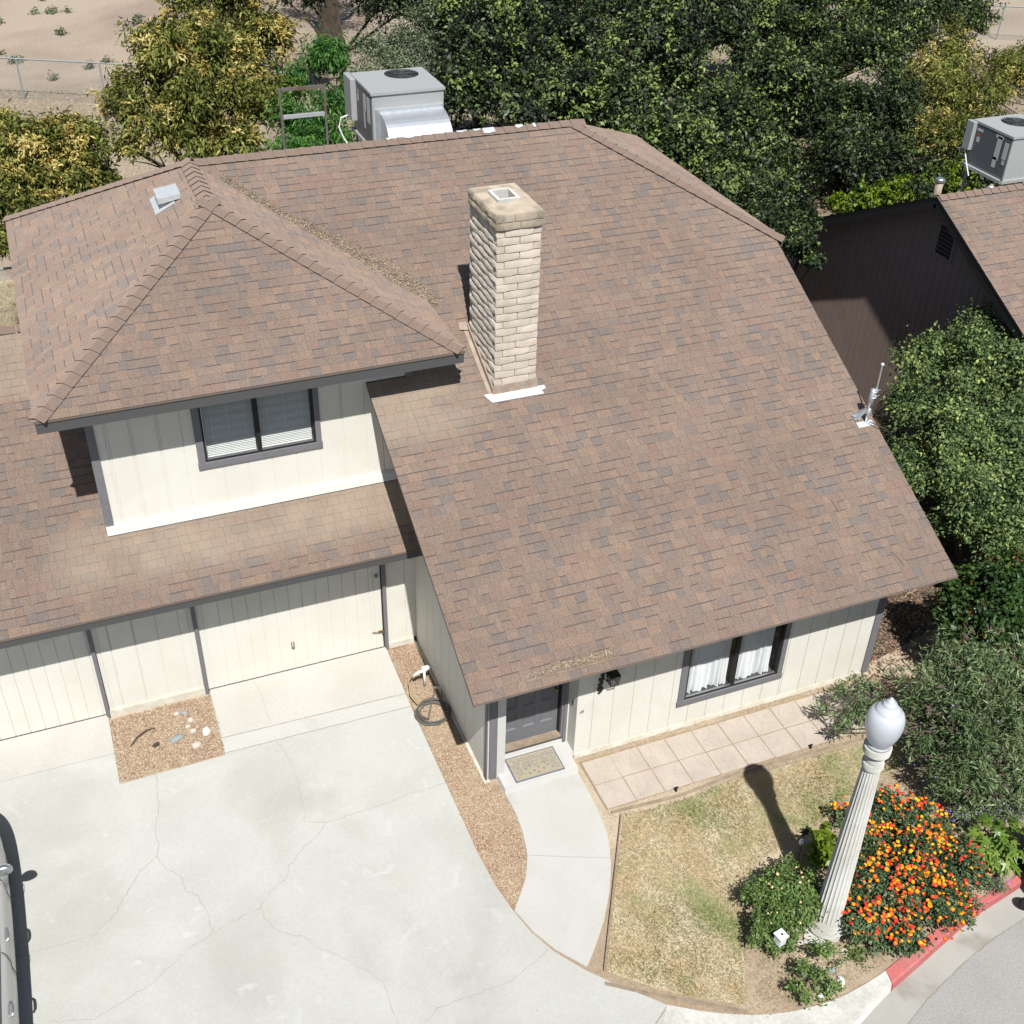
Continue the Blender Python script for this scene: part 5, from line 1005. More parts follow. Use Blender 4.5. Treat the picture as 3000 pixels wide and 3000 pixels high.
def crown(blobs, n, L, W, per=14, sig=.10, shell=.72, up=.5, seed=0, lump=.22, tintv=.16, hang=.25, zmin=.08, flat=1.0, big=0, bough=.30):
    r = np.random.default_rng(seed); B = np.array(blobs); w_ = B[:, 3]**2; w_ /= w_.sum(); nc = n//per
    k = r.choice(len(B), nc, p=w_); nb = 13; sub = r.normal(size=(len(B), nb, 3)); sub[:, :, 2] = np.abs(sub[:, :, 2])*.9-.25*(r.random((len(B), nb)) < .35); sub /= np.linalg.norm(sub, axis=2, keepdims=True)
    j = r.integers(0, nb, nc); d0 = sub[k, j]; d = d0+r.normal(0, bough, (nc, 3)); d /= np.linalg.norm(d, axis=1, keepdims=True); off = np.linalg.norm(d-d0, axis=1)
    ph = r.uniform(0, 6, 3); rad = np.where(r.random(nc) < shell, r.uniform(.86, 1.08, nc), r.uniform(.3, .9, nc))*(1.08-.38*off)*np.where(r.random(nc) < .05, r.uniform(1.08, 1.32, nc), 1)
    l = 1+lump*(np.sin(d[:, 0]*4.1+ph[0]+k)*np.sin(d[:, 1]*4.7+ph[1]+2*k)+.6*np.sin(d[:, 2]*5.3+ph[2]+k*1.7)+.35*np.sin(d[:, 0]*9+k)*np.sin(d[:, 2]*8.3))
    c = B[k, :3]+d*(B[k, 3]*rad*l)[:, None]*np.array([1, 1, flat]); ct = r.normal(0, tintv, nc)+.12*np.sin(c[:, 0]*2.3+ph[0])*np.sin(c[:, 1]*2.1)
    stretch = d*np.array([1, 1, .7])+r.normal(0, .4, (nc, 3))
    t = r.uniform(-1, 1, (nc, per, 1)); s = B[k, 3].clip(.15, 1)[:, None, None]**.5*sig
    p = c[:, None]+stretch[:, None]*t*s*1.3+r.normal(0, 1, (nc, per, 3))*s*.6
    nr = d[:, None]*.45+np.array([0, 0, up])+r.normal(0, .55, (nc, per, 3)); dv = stretch[:, None]+r.normal(0, .8, (nc, per, 3))-np.array([0, 0, hang])
    p = p.reshape(-1, 3); ti = (ct[:, None]+r.normal(0, .05, (nc, per))+.06*t[:, :, 0]).reshape(-1)+.32
    m = p[:, 2] > zmin; p = p[m]; N_ = len(p); sc = r.uniform(.5, 1.45, N_)
    return dict(pos=p, nrm=nr.reshape(-1, 3)[m], dirv=dv.reshape(-1, 3)[m], L=L*sc, W=W*sc, tint=ti[m])
def limb_tree(name, base, blobs, r0, parent, seed=0, mt='bark_tree', twigs=0):
    rr = random.Random(seed); mb = MB(); bx, by = base[0], base[1]; C_ = Vector((sum(b[0] for b in blobs)/len(blobs), sum(b[1] for b in blobs)/len(blobs), sum(b[2] for b in blobs)/len(blobs)))
    zt = max(.4, C_.z*.45); pts = [(bx, by, -.05), (bx+.03, by, .15), (bx+(C_.x-bx)*.25+rr.uniform(-.1, .1), by+(C_.y-by)*.25, zt*.6), (bx+(C_.x-bx)*.5, by+(C_.y-by)*.5, zt)]
    mb.tube(pts, [r0*1.5, r0*1.1, r0, r0*.8], 9); top = Vector(pts[-1])
    for b in blobs:
        e = Vector(b[:3]); mid = top.lerp(e, .5)+Vector((rr.uniform(-.2, .2), rr.uniform(-.2, .2), .1))*b[3]; mb.tube([top, mid, e, e+Vector((rr.uniform(-.3, .3), rr.uniform(-.3, .3), .6))*b[3]], [r0*.6, r0*.38, r0*.2, r0*.06], 6, caps=False)
        for _ in range(5):
            a = mid.lerp(e, rr.random()); q = e+Vector([rr.gauss(0, .6)*b[3] for _ in range(3)]); mb.tube([a, a.lerp(q, .5)+Vector((0, 0, .05)), q], [r0*.15, r0*.09, r0*.03], 4, caps=False)
    return mb.build('trunk', mt, parent)
def tree(name, label, cat, blobs, n, L, W, mt, r0=.12, base=None, group=None, extra=None, **k):
    if base is None: base = (sum(b[0] for b in blobs)/len(blobs), sum(b[1] for b in blobs)/len(blobs)+.2)
    t = empty(name, (base[0], base[1], 0), label, cat, group); limb_tree(name, base, blobs, r0, t, seed=n)
    c = crown(blobs, n, L, W, **k); me = leafmesh('crown', mt=mt, loc=WORLD[t.name], **c); link('crown', me, t)
    return t
M['lf_yel'] = leafmat('olive_foliage', (.024, .036, .010), (.185, .21, .045), (.42, .42, .12), .3, .6, .2)
M['lf_tan'] = leafmat('seed_cluster', (.34, .26, .06), (.50, .39, .12), (.68, .60, .26), .2, .8, .1)
M['lf_dark'] = leafmat('dark_foliage', (.003, .006, .003), (.022, .036, .016), (.15, .20, .06), .1, .5, .35)  # dark leaves; near-black and pale tones also put crown shadow and highlights into colour
M['lf_mid'] = leafmat('mid_foliage', (.004, .010, .004), (.040, .066, .025), (.23, .31, .08), .15, .5, .35)  # green leaves, tones lowered for deep crown shadow, pale end kept for highlights
M['lf_grey'] = leafmat('grey_green_foliage', (.05, .072, .040), (.165, .215, .115), (.33, .38, .22), .15, .6)
M['lf_fern'] = leafmat('bright_green_foliage', (.02, .065, .012), (.075, .20, .035), (.20, .37, .08), .3, .5, .3)
M['lf_ivy'] = leafmat('lime_foliage', (.04, .08, .008), (.15, .23, .018), (.33, .40, .04), .3, .4)
M['lf_right'] = leafmat('shrub_foliage', (.025, .05, .02), (.155, .235, .09), (.44, .52, .16), .3, .6, .2)
M['lf_photi'] = leafmat('glossy_foliage', (.012, .03, .008), (.04, .085, .018), (.10, .15, .03), .1, .22, .7)
M['lf_red'] = leafmat('red_new_leaves', (.07, .03, .010), (.16, .07, .02), (.20, .13, .03), .2, .5)
M['lf_lant'] = leafmat('lantana_foliage', (.03, .055, .02), (.095, .145, .06), (.19, .25, .11), .15, .5)
M['lf_rose'] = leafmat('fresh_foliage', (.06, .11, .025), (.17, .26, .07), (.33, .42, .13), .25, .45)
M['lf_fig'] = leafmat('fig_leaf', (.05, .10, .012), (.12, .21, .028), (.24, .33, .06), .25, .35)
M['lf_bb'] = leafmat('sage_foliage', (.03, .055, .02), (.16, .225, .095), (.38, .46, .25), .2, .6, .2)
M['spike'] = mat('dry_flower_spike', (.12, .08, .07), .9); M['purple'] = mat('purple_flower', (.36, .20, .60), .6)
M['f_or'] = mat('orange_flower', (.80, .20, .012), .6); M['f_ye'] = mat('yellow_flower', (.85, .42, .02), .6); M['f_re'] = mat('red_flower', (.62, .045, .025), .6); M['f_pe'] = mat('peach_flower', (.70, .48, .28), .6)
M['lf_photi'].node_tree.nodes['Principled BSDF'].inputs['Roughness'].default_value = .42
M['lf_photi'].node_tree.nodes['Principled BSDF'].inputs['Specular IOR Level'].default_value = .35
M['gr_straw'] = leafmat('grass_blade', (.16, .21, .055), (.50, .45, .27), (.72, .65, .46), .3, .8, .1)
GT = 'trees beyond the cream house'
t = tree('flowering_tree', 'large yellow green tree with tan seed clusters beyond the left half of the ridge', 'tree', T1, 34000, .15, .045, 'lf_yel', .16, group=GT, seed=1, sig=.16, tintv=.18, hang=.9)
c = crown(T1, 17000, .105, .036, per=30, seed=21, sig=.10, shell=.98, hang=.1); c['tint'] += .1; m = c['pos'][:, 2] > 3.4; c = {k: v[m] for k, v in c.items()}
link('seed_cluster', leafmesh('seed_cluster', mt='lf_tan', loc=WORLD[t.name], **c), t, kind='stuff')
t = tree('flowering_tree', 'smaller yellow green tree with tan seed clusters behind the left end of the roof', 'tree', T2, 22000, .14, .04, 'lf_yel', .12, group=GT, seed=2, sig=.15, tintv=.18, hang=.9)
c = crown(T2, 14000, .105, .036, per=30, seed=22, sig=.10, shell=.98, hang=.1); c['tint'] += .1; m = c['pos'][:, 0] < 1.2; c = {k: v[m] for k, v in c.items()}
link('seed_cluster', leafmesh('seed_cluster', mt='lf_tan', loc=WORLD[t.name], **c), t, kind='stuff')
tree('feathery_tree', 'bright green feathery tree behind the H shaped steel rail', 'tree', FERN, 15000, .17, .035, 'lf_fern', .07, group=GT, seed=3, sig=.22, hang=1.6, lump=.4, per=22)
tree('grey_green_shrub', 'grey green loose shrub behind the rooftop unit of the cream house', 'shrub', BUSH, 11000, .10, .035, 'lf_grey', .08, seed=4, sig=.16, lump=.35)
D8 = [(16.9, 38, 4.9, 1.5), (19.6, 38.5, 4.4, 1.6), (22.4, 39, 4.2, 1.6), (25.2, 39, 3.9, 1.6), (28.0, 39, 3.6, 1.5), (30.6, 40, 3.2, 1.3), (14.6, 38.5, 5.2, 1.2), (21, 37, 3.4, 1.1), (24, 36.5, 3.0, 1.0)]
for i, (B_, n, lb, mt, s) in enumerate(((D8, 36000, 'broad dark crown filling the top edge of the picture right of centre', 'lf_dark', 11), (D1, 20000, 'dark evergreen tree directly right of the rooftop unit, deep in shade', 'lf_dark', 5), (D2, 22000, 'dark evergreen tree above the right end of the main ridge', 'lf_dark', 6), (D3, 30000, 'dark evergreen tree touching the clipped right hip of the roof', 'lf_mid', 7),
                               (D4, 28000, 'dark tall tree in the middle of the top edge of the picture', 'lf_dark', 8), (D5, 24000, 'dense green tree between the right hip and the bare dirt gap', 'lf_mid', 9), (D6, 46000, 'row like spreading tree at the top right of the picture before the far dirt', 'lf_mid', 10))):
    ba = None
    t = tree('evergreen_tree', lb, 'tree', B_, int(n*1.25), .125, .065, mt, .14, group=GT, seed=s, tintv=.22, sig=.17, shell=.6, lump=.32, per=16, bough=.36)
    c = crown(B_, n//6, .12, .065, per=12, seed=s+50, sig=.12, shell=1, lump=.42); c['tint'] += .38
    link('new_growth', leafmesh('new_growth', mt='lf_mid', loc=WORLD[t.name], **c), t, kind='stuff')
tree('evergreen_shrub', 'grey green shrub poking past the roof corner before the neighbouring gable', 'shrub', D7, 13000, .085, .038, 'lf_mid', .05, seed=12, sig=.12, lump=.3)
tree('evergreen_tree', 'mid green tree standing left of the yellowish tree behind the neighbouring house', 'tree', G9, 20000, .12, .055, 'lf_mid', .1, group=GT, seed=13, sig=.14, lump=.3)
t = tree('flowering_tree', 'yellowish green tree behind the rooftop unit of the neighbouring house', 'tree', Y3, 32000, .13, .045, 'lf_yel', .14, group=GT, seed=14, sig=.15, hang=.8)
c = crown(Y3, 5000, .10, .035, per=26, seed=24, sig=.10, shell=.98, hang=.1); c['tint'] += .15
link('seed_cluster', leafmesh('seed_cluster', mt='lf_tan', loc=WORLD[t.name], **c), t, kind='stuff')
tree('evergreen_tree', 'dark tree round the trunks above the rooftop unit at the top edge', 'tree', [(11.62, 40.0, 3.9, 1.0), (12.92, 40.0, 3.9, 1.1), (10.3, 43.0, 3.6, .6), (9.77, 44.0, 3.6, .8), (8.3, 42, 4.3, .6)], 15000, .13, .06, 'lf_dark', .12, group=GT, seed=44, sig=.18, lump=.35, bough=.3)
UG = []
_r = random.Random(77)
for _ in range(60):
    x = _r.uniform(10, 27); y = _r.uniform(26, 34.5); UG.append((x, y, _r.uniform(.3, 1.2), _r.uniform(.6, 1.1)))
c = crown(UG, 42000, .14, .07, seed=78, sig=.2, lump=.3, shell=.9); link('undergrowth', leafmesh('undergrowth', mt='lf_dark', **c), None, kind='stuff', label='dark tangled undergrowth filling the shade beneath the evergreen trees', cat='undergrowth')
t = empty('ivy_hedge', (23.8, 26.3, 0), 'lime green ivy hedge running behind the neighbouring house', 'hedge'); limb_tree('x', (23.8, 26.3), IVY, .03, t)
c = crown(IVY+[(x+.4, y+.1, .5, r*.9) for x, y, z, r in IVY], 16000, .085, .07, seed=15, sig=.10, lump=.2, tintv=.12); link('crown', leafmesh('crown', mt='lf_ivy', loc=WORLD[t.name], **c), t)
# two big trunks with crowns above the picture, standing in the field
for x, y, r0, lean, lb in ((14.6, 42.5, .42, .2, 'thick dark trunk at the top of the picture above the rooftop unit'), (12.3, 50.0, .45, -.3, 'thick dark trunk farther off at the top of the picture'), (17.5, 44, .3, .4, 'slimmer dark trunk in the shade at the top of the picture')):
    t = empty('field_tree', (x, y, 0), lb, 'tree', GT); B_ = [(x+dx, y+dy, 7.4+dz, 1.5) for dx, dy, dz in ((0, 0, .8), (1.5, .5, 0), (-1.5, .3, .2), (.4, -1.4, .1), (-.3, 1.6, .3))]
    MB().tube([(x, y, -.1), (x, y, .4), (x+lean*.4, y, 2.5), (x+lean, y, 5)], [r0*1.4, r0*1.05, r0*.9, r0*.8], 10).build('trunk', 'bark_tree', t)
    mb = MB(); [mb.tube([(x+lean, y, 4.8), ((x+b[0])/2+.2, (y+b[1])/2, 6.2), b[:3]], [r0*.5, r0*.3, r0*.1], 6) for b in B_]; mb.build('limb', 'bark_tree', t)
    c = crown(B_, 9000, .12, .06, seed=int(x*10), sig=.2, lump=.3); link('crown', leafmesh('crown', mt='lf_dark', loc=WORLD[t.name], **c), t)
# right side planting
RA1, RA2 = [b for i, b in enumerate(RA) if i in (0, 1, 2, 3, 11, 12, 13, 14)], [b for i, b in enumerate(RA) if i not in (0, 1, 2, 3, 11, 12, 13, 14)]
tree('leafy_shrub', 'tall green shrub before the lit part of the dark brown gable wall', 'shrub', RA1, 34000, .066, .038, 'lf_right', .05, base=(14.9, 14.3), bough=.24, group='tall shrubs between the houses', seed=31, sig=.17, lump=.4, tintv=.2)
tree('leafy_shrub', 'broad green shrub beside the right rake of the main roof', 'shrub', RA2, 56000, .066, .038, 'lf_right', .06, base=(14.2, 12.7), bough=.26, group='tall shrubs between the houses', seed=32, sig=.15, lump=.36, tintv=.2)
t = tree('glossy_shrub', 'glossy dark green shrub with red new leaves at the right edge, near the roof corner', 'shrub', PH, 15000, .075, .05, 'lf_photi', .04, seed=33, sig=.10, up=.9)
c = crown(PH, 500, .06, .035, per=5, seed=34, sig=.08, shell=1); link('new_growth', leafmesh('new_growth', mt='lf_red', loc=WORLD[t.name], **c), t, kind='stuff')
t = tree('butterfly_bush', 'grey green butterfly bush with brown spent flower spikes at the right edge', 'shrub', BB+BL, 38000, .09, .019, 'lf_bb', .035, base=(11.5, 9.2), seed=35, sig=.15, lump=.5, hang=.1, up=.3)
rr = random.Random(8); mb = MB()
for b in BB[:9]*34+BL*6:
    d = Vector((rr.gauss(0, 1), rr.gauss(0, 1), abs(rr.gauss(0, .8))+.1)).normalized(); p = Vector(b[:3])+d*b[3]*rr.uniform(.85, 1.15); e = p+Vector((d.x, d.y, rr.uniform(-.1, .8))).normalized()*rr.uniform(.10, .17); m_ = p.lerp(e, .4); mb.tube([p, m_, e], [.008, .017, .004], 5)
mb.build('flower_spike', 'spike', t, kind='stuff')
mb = MB()
for b in BL: mb.tube([(11.0, 9.4, .15), (10.6, 9.5, .5), ((b[0]+10.6)/2, (b[1]+9.5)/2, .5), b[:3], (b[0]-.12, b[1]+.06, b[2]+.08)], [.012, .009, .006, .004, .002], 5)
mb.build('stem', 'twig', t, kind='stuff')
t = tree('verbena_patch', 'low purple flowered patch between the butterfly bush and the fig', 'flowers', LAV, 9000, .05, .012, 'lf_grey', .01, seed=36, sig=.09, flat=.6)
mb = MB()
for _ in range(150):
    b = rr.choice(LAV); a = rr.uniform(0, 6.3); q = rr.uniform(0, 1)**.5*b[3]*1.1; x, y, z = b[0]+q*cos(a), b[1]+q*sin(a), b[2]+rr.uniform(.02, .16); r_ = rr.uniform(.008, .016); mb.add([(x+r_*cos(k*pi/3), y+r_*sin(k*pi/3), z+rr.uniform(-.004, .004)) for k in range(6)]+[(x, y, z+.006)], [(k, (k+1) % 6, 6) for k in range(6)])
for _ in range(50):
    b = rr.choice(BB); x, y, z = b[0]+rr.uniform(-.4, .4), b[1]+rr.uniform(-.5, .2), b[2]+rr.uniform(.1, .4)*b[3]/.4; r_ = rr.uniform(.008, .014); mb.add([(x+r_*cos(k*pi/3), y+r_*sin(k*pi/3), z) for k in range(6)], [tuple(range(6))])
mb.build('flower', 'purple', t, kind='stuff')
# lantana
t = tree('lantana_bush', 'lantana bush full of orange, yellow and red flower heads by the red kerb', 'shrub', LAN, 42000, .042, .024, 'lf_lant', .02, base=(8.9, 7.1), seed=37, sig=.10, lump=.2, flat=.75, zmin=.02, up=.9, per=18)
def head(mt):
    mb = MB()
    for rr_, z, n in ((.0, .012, 1), (.011, .009, 6), (.020, .0, 9)):
        for k in range(n):
            a = 2*pi*k/n+z*40; x, y = rr_*cos(a), rr_*sin(a); s = .0075; mi = 0 if rr_ > .015 else 1
            mb.add([(x+s*cos(q*pi/2), y+s*sin(q*pi/2), z) for q in range(4)], [(0, 1, 2, 3)], mi)
    mb.lathe([(.004, -.012), (.021, -.004), (.024, .0), (.018, .006)], n=8)
    return mb.mesh('flower_head', mt)
HM = [head(['f_or', 'f_ye']), head(['f_re', 'f_or']), head(['f_ye', 'f_or']), head(['f_re', 'f_re'])]
rr = random.Random(11); HP = []
while len(HP) < 760:
    b = rr.choices(LAN, [q[3]**2 for q in LAN])[0]; a = rr.uniform(0, 6.28); q = math.sqrt(rr.random())*b[3]*1.2; x, y = b[0]+q*cos(a), b[1]+q*sin(a)
    z = max((B2[2]+math.sqrt(max(0, 1-((x-B2[0])**2+(y-B2[1])**2)/(B2[3]*1.15)**2))*B2[3]*.80) for B2 in LAN)+rr.uniform(-.01, .07)
    if sin(x*5.1+1)*sin(y*5.7)+.5*sin(x*11+y*7) > rr.uniform(-2.0, .5): HP.append((x, y, z))
HP.sort(key=lambda p: (Vector(p)-CAM).length)
def hk(p): return rr.choices(range(4), [5, 3, 3.5, 1.6] if p[0] > 8.6 else [4, 5, 2, 3])[0]
restm = MB(); 
for i, p in enumerate(HP):
    sc = rr.uniform(.8, 1.3)
    if i < 300:
        o = link('flower_head', HM[hk(p)], t, p); o.scale = (sc, sc, sc); o.rotation_euler = (rr.uniform(-.5, .3), rr.uniform(-.4, .4), rr.uniform(0, 6))
    else:
        k = rr.randrange(3); m0 = len(restm.v); restm.lathe([(.004*sc, -.010), (.022*sc, -.002), (.018*sc, .008), (.006*sc, .014)], p, 7, mi=k)
restm.build('flower_head', ['f_or', 'f_re', 'f_ye'], t, kind='stuff')
t = tree('rose_bush', 'rounded light green rose bush with peach blooms left of the lamp post', 'shrub', ROSE, 16000, .045, .022, 'lf_rose', .02, base=(6.95, 7.1), seed=38, sig=.09, lump=.25, up=.8)
mb = MB()
for _ in range(26):
    b = rr.choice(ROSE); d = Vector((rr.gauss(0, .8), rr.gauss(-.2, .7), abs(rr.gauss(0, .8))+.3)).normalized(); p = Vector(b[:3])+d*b[3]*1.08; s = rr.uniform(.012, .024); mb.lathe([(.002, -.01), (s, -.002), (s*.9, .01), (s*.4, .016)], p, 7)
mb.build('bloom', 'f_pe', t, kind='stuff')
tree('small_rose', 'straggly low green plant in front of the lamp post base', 'plant', R2, 1500, .042, .024, 'lf_rose', .008, base=(6.8, 6.35), seed=39, sig=.10, up=.8, per=10)
tree('yellow_leaved_plant', 'small plant with yellow green leaves behind the lamp post', 'plant', YP, 500, .10, .06, 'lf_ivy', .012, seed=40, sig=.16, per=6)
tree('purple_leaved_plant', 'low dusty dark plant at the back of the rose bush', 'plant', DP, 500, .04, .02, 'lf_grey', .008, seed=41, sig=.10)
MB().tube([(7.45, 7.35, .02), (7.62, 7.5, .16), (7.74, 7.62, .22), (7.80, 7.70, .2)], [.022, .018, .014, .01], 7).build('bent_branch', 'brown', None, (7.45, 7.35, 0), label='bent reddish brown branch curving up behind the rose bush', cat='branch')
for i, (x, y, lb) in enumerate(((6.93, 5.98 if False else 6.12, 'tiny green weed at the edge of the kerb below the lamp post'), (7.62, 6.42, 'tiny green plant with one red bloom right of the lamp post base'))):
    tree('weed', lb, 'plant', [(x, y, .06, .07)], 160, .05, .025, 'lf_rose', .004, seed=60+i, sig=.2, per=8, zmin=.01)
# fig with large lobed leaves, each a part of its own
t = empty('fig_plant', (10.05, 6.9, 0), 'young fig plant with large lobed bright green leaves above the red kerb', 'plant')
def figleaf():
    mb = MB(); lob = [(0, 1.0, .22), (48, .82, .2), (-48, .82, .2), (100, .5, .2), (-100, .5, .2)]; pts = []
    for k in range(-12, 13):
        a = radians(k*13); r = .30
        for la, lr, lw in lob: r = max(r, lr*math.exp(-((k*13-la)/(17))**2))
        pts.append((r*sin(a), r*cos(a), -.12*r*r+.05*abs(sin(a))*r))
    n = len(pts); mb.add([(0, 0, .03)]+pts, [(0, i+2, i+1) for i in range(n-1)]); return mb
fm = []
for j in range(3):
    me = figleaf().mesh('leaf', ['lf_fig']); at = me.attributes.new('tint', 'FLOAT', 'POINT'); at.data.foreach_set('value', [.25+.2*j]*len(me.vertices)); fm.append(me)
for i in range(120):
    b = rr.choices(FIG, [q[3] for q in FIG])[0]; d = Vector((rr.gauss(0, 1), rr.gauss(0, 1), rr.gauss(.3, .7))).normalized(); p = Vector(b[:3])+d*b[3]*rr.uniform(.4, 1.05); s = rr.uniform(.10, .165)
    o = link('leaf', rr.choice(fm), t, p); o.scale = (s, s, s); az = math.atan2(d.y, d.x)-pi/2+rr.uniform(-.6, .6); o.rotation_euler = (rr.uniform(-.9, .1), rr.uniform(-.4, .4), az)
mb = MB()
for b in FIG: mb.tube([(10.05, 6.9, 0), ((b[0]+10.05)/2, (b[1]+6.9)/2, .3), b[:3]], [.014, .011, .006], 5)
mb.build('stem', 'twig', t)
# ornaments
t = empty('garden_birdhouse', (6.67, 6.80, 0), 'little white birdhouse on a stake at the front of the rose bush', 'birdhouse')
bx_, by_ = 6.60, 6.75
mb = MB().obox((bx_, by_, .47), (.052, .010, 0), (-.010, .052, 0), (0, 0, .065)); mb.build('box', 'white', t); MB().obox((bx_, by_, .56), (.066, .012, 0), (-.012, .068, .0), (0, 0, .010)).build('roof', 'white', t); MB().box(bx_-.008, bx_+.008, by_-.008, by_+.008, 0, .40).build('stake', 'wood', t)
MB().lathe([(.016, 0), (.016, .002)], (bx_+.01, by_-.0, .572), 10).build('hole', 'dark', t)
t = empty('star_ornament', (7.75, 7.98, 0), 'dark metal star on a ball stake behind the lamp post', 'ornament')
mb = MB().tube([(7.75, 7.98, 0), (7.75, 7.98, .55)], .006, 5); mb.build('stake', 'dark', t); bm = MB().lathe([(.01, -.05), (.04, -.035), (.052, 0), (.04, .035), (.01, .05)], (7.75, 7.98, .36), 12); bm.build('ball', 'galv', t, smooth=True)
mb = MB(); pts = [((.10 if k % 2 == 0 else .04)*sin(k*pi/5), (.10 if k % 2 == 0 else .04)*cos(k*pi/5)) for k in range(10)]
mb.add([(7.75+x, 7.98-.008, .58+z) for x, z in pts]+[(7.75+x, 7.98+.008, .58+z) for x, z in pts], [tuple(range(10)), tuple(range(19, 9, -1))]+[(i, (i+1) % 10, 10+(i+1) % 10, 10+i) for i in range(10)]); mb.build('star', 'dark', t)
for i, (x, y, sx, sy, mt, lb) in enumerate(((7.50, 6.55, .06, .05, 'stone', 'round tan stone just below the lamp post base on the right'), (7.34, 6.43, .055, .045, 'stone', 'greyish stone below the tan stone by the lamp post'), (7.20, 6.38, .06, .035, 'slate', 'blue grey stone beside the straggly plant'), (7.22, 6.21, .05, .08, 'white', 'long white stone in the soil near the kerb'), (6.88, 5.98 if False else 6.13, .06, .04, 'white', 'pale stone at the front of the straggly plant'), (7.05, 6.86, .05, .05, 'stone', 'stone half hidden behind the birdhouse'))):
    rock('stone', x, y, sx, sy, .03, mt, lb, seed=20+i)
MB().obox((7.22, 6.87, .02), (.08, -.05, 0), (.05, .08, 0), (0, 0, .03)).build('brick', 'kerb', None, (7.22, 6.87, 0), label='flat grey block lying against the left side of the lamp post base', cat='block')
# lawn grass, mulch chips, litter -------------------------------------------------
def inside(P, x, y):
    c = np.zeros(len(x), bool); n = len(P)
    for i in range(n):
        (x0, y0), (x1, y1) = P[i], P[(i+1) % n]
        if y0 == y1: continue
        c ^= ((y0 > y) != (y1 > y)) & (x < (x1-x0)*(y-y0)/(y1-y0)+x0)
    return c
def scatter(P, n, r):
    xs = [p[0] for p in P]; ys = [p[1] for p in P]; x = r.uniform(min(xs), max(xs), n); y = r.uniform(min(ys), max(ys), n); m = inside(P, x, y); return x[m], y[m]
def blades(name, P, n, h, wd, z0, seed, tintf, label, lean=.8, wild=1.0, **kw):
    r = np.random.default_rng(seed); x, y = scatter(P, n, r); k = len(x); a = r.uniform(0, 6.28, k); ln = r.uniform(.2, lean, k)
    pos = np.stack([x, y, np.full(k, z0)], 1); d = np.stack([np.cos(a)*ln, np.sin(a)*ln, np.ones(k)*r.uniform(.3, 1, k)], 1); nr = np.stack([-np.sin(a), np.cos(a), r.normal(0, .3, k)], 1)
    me = leafmesh(name, pos, nr, d, h*r.uniform(.5, 1.4, k), wd*r.uniform(.7, 1.3, k), tintf(x, y, r, k), 'gr_straw', fold=.1); return link(name, me, None, kind='stuff', label=label, **kw)
def lt(x, y, r, k):
    f = .55*np.sin(x*1.9+.7*y+1.0)*np.sin(y*2.3-1.1*x+.4)+.35*np.sin(x*4.3+2*y)*np.sin(y*3.9+1.7)+.2*np.sin(x*9)*np.sin(y*8.1)
    g = .50-.50*np.clip(f+.05, 0, .55)/.55; return g+r.normal(0, .15, k)
blades('lawn_grass', LAWN, 90000, .068, .0044, .010, 71, lt, 'patchy dry lawn grass, straw with greener patches', cat='grass')
blades('dry_grass', [(5.9, 6.2), (6.1, 6.1), (6.6, 6.15), (7.0, 6.6), (6.9, 7.1), (6.9, 8.2), (7.4, 8.4), (8.6, 8.6), (9.3, 9.0), (8.6, 8.5), (7.3, 8.1), (6.7, 7.8), (6.4, 7.2), (6.2, 6.8)], 9000, .065, .0045, .008, 76, lt, 'thin dry grass running out from the lawn into the planted bed', lean=1.6, cat='dry grass')
bed = [(6.5, 6.9), (6.1, 6.4), (6.5, 6.15), (7.5, 6.15), (8.3, 6.4), (10.2, 6.75), (10.2, 8.9), (9.2, 8.7), (8.2, 8.3), (6.9, 7.9)]
blades('dry_grass', bed, 30000, .075, .0045, .008, 72, lambda x, y, r, k: .5+r.normal(0, .16, k), 'dry straw and thatch scattered over the garden soil by the kerb', lean=2.6, cat='dry grass')
blades('dry_grass', [(4.4, 7.45), (5.0, 6.95), (5.6, 6.5), (6.3, 6.15), (5.9, 6.2), (5.1, 6.75), (4.4, 7.4)], 5000, .05, .004, .008, 73, lambda x, y, r, k: .55+r.normal(0, .15, k), 'thin dry grass along the curved kerb edge', lean=2.5, cat='dry grass')
MULS = [(3.72, 13.9), (3.70, 12), (3.70, 9.6), (3.76, 9.0), (3.84, 8.62), (4.0, 8.8), (4.18, 9.05), (4.3, 9.4), (4.37, 9.75), (4.4, 10.1), (4.38, 10.5), (4.24, 10.72), (4.24, 13.9)]
MULB = [(-.66, 12.6), (.82, 12.61), (.84, 13.9), (-.67, 13.9)]
def chips(P, n, seed, name, label, z=.016, sz=.024, mats=('chip_a', 'chip_b', 'chip_c'), pr=(.36, .2, .44)):
    r = np.random.default_rng(seed); x, y = scatter(P, n, r); k = len(x)
    if z is None: zz = 0
    pos = np.stack([x, y, z+r.uniform(0, .012, k)], 1); nr = np.stack([r.normal(0, .35, k), r.normal(0, .35, k), np.ones(k)], 1); d = r.normal(size=(k, 3))
    me = leafmesh(name, pos, nr, d, sz*r.uniform(.5, 1.8, k), sz*.5*r.uniform(.4, 1.4, k), r.random(k), None, fold=.05, curve=.02, mats=mats, mi=r.choice(len(mats), k, p=pr)); return link(name, me, None, kind='stuff', label=label, cat='mulch')
chips(MULS, 30000, 81, 'bark_chips', 'loose bark chips on the strip beside the left gable wall'); chips(MULB, 11000, 82, 'bark_chips', 'loose bark chips on the square bed between the garage doors', sz=.03)
chips([(4.2, 10.5), (5.9, 9.5), (5.8, 9.45), (4.5, 7.4), (4.36, 7.5), (5.2, 8.5), (5.55, 9.4), (5.6, 10.5)], 9000, 83, 'soil_litter', 'crumbs of dry soil and chips between the walk and the lawn edging', z=.008, sz=.016, mats=('chip_a', 'chip_c', 'soil'), pr=(.25, .35, .4))
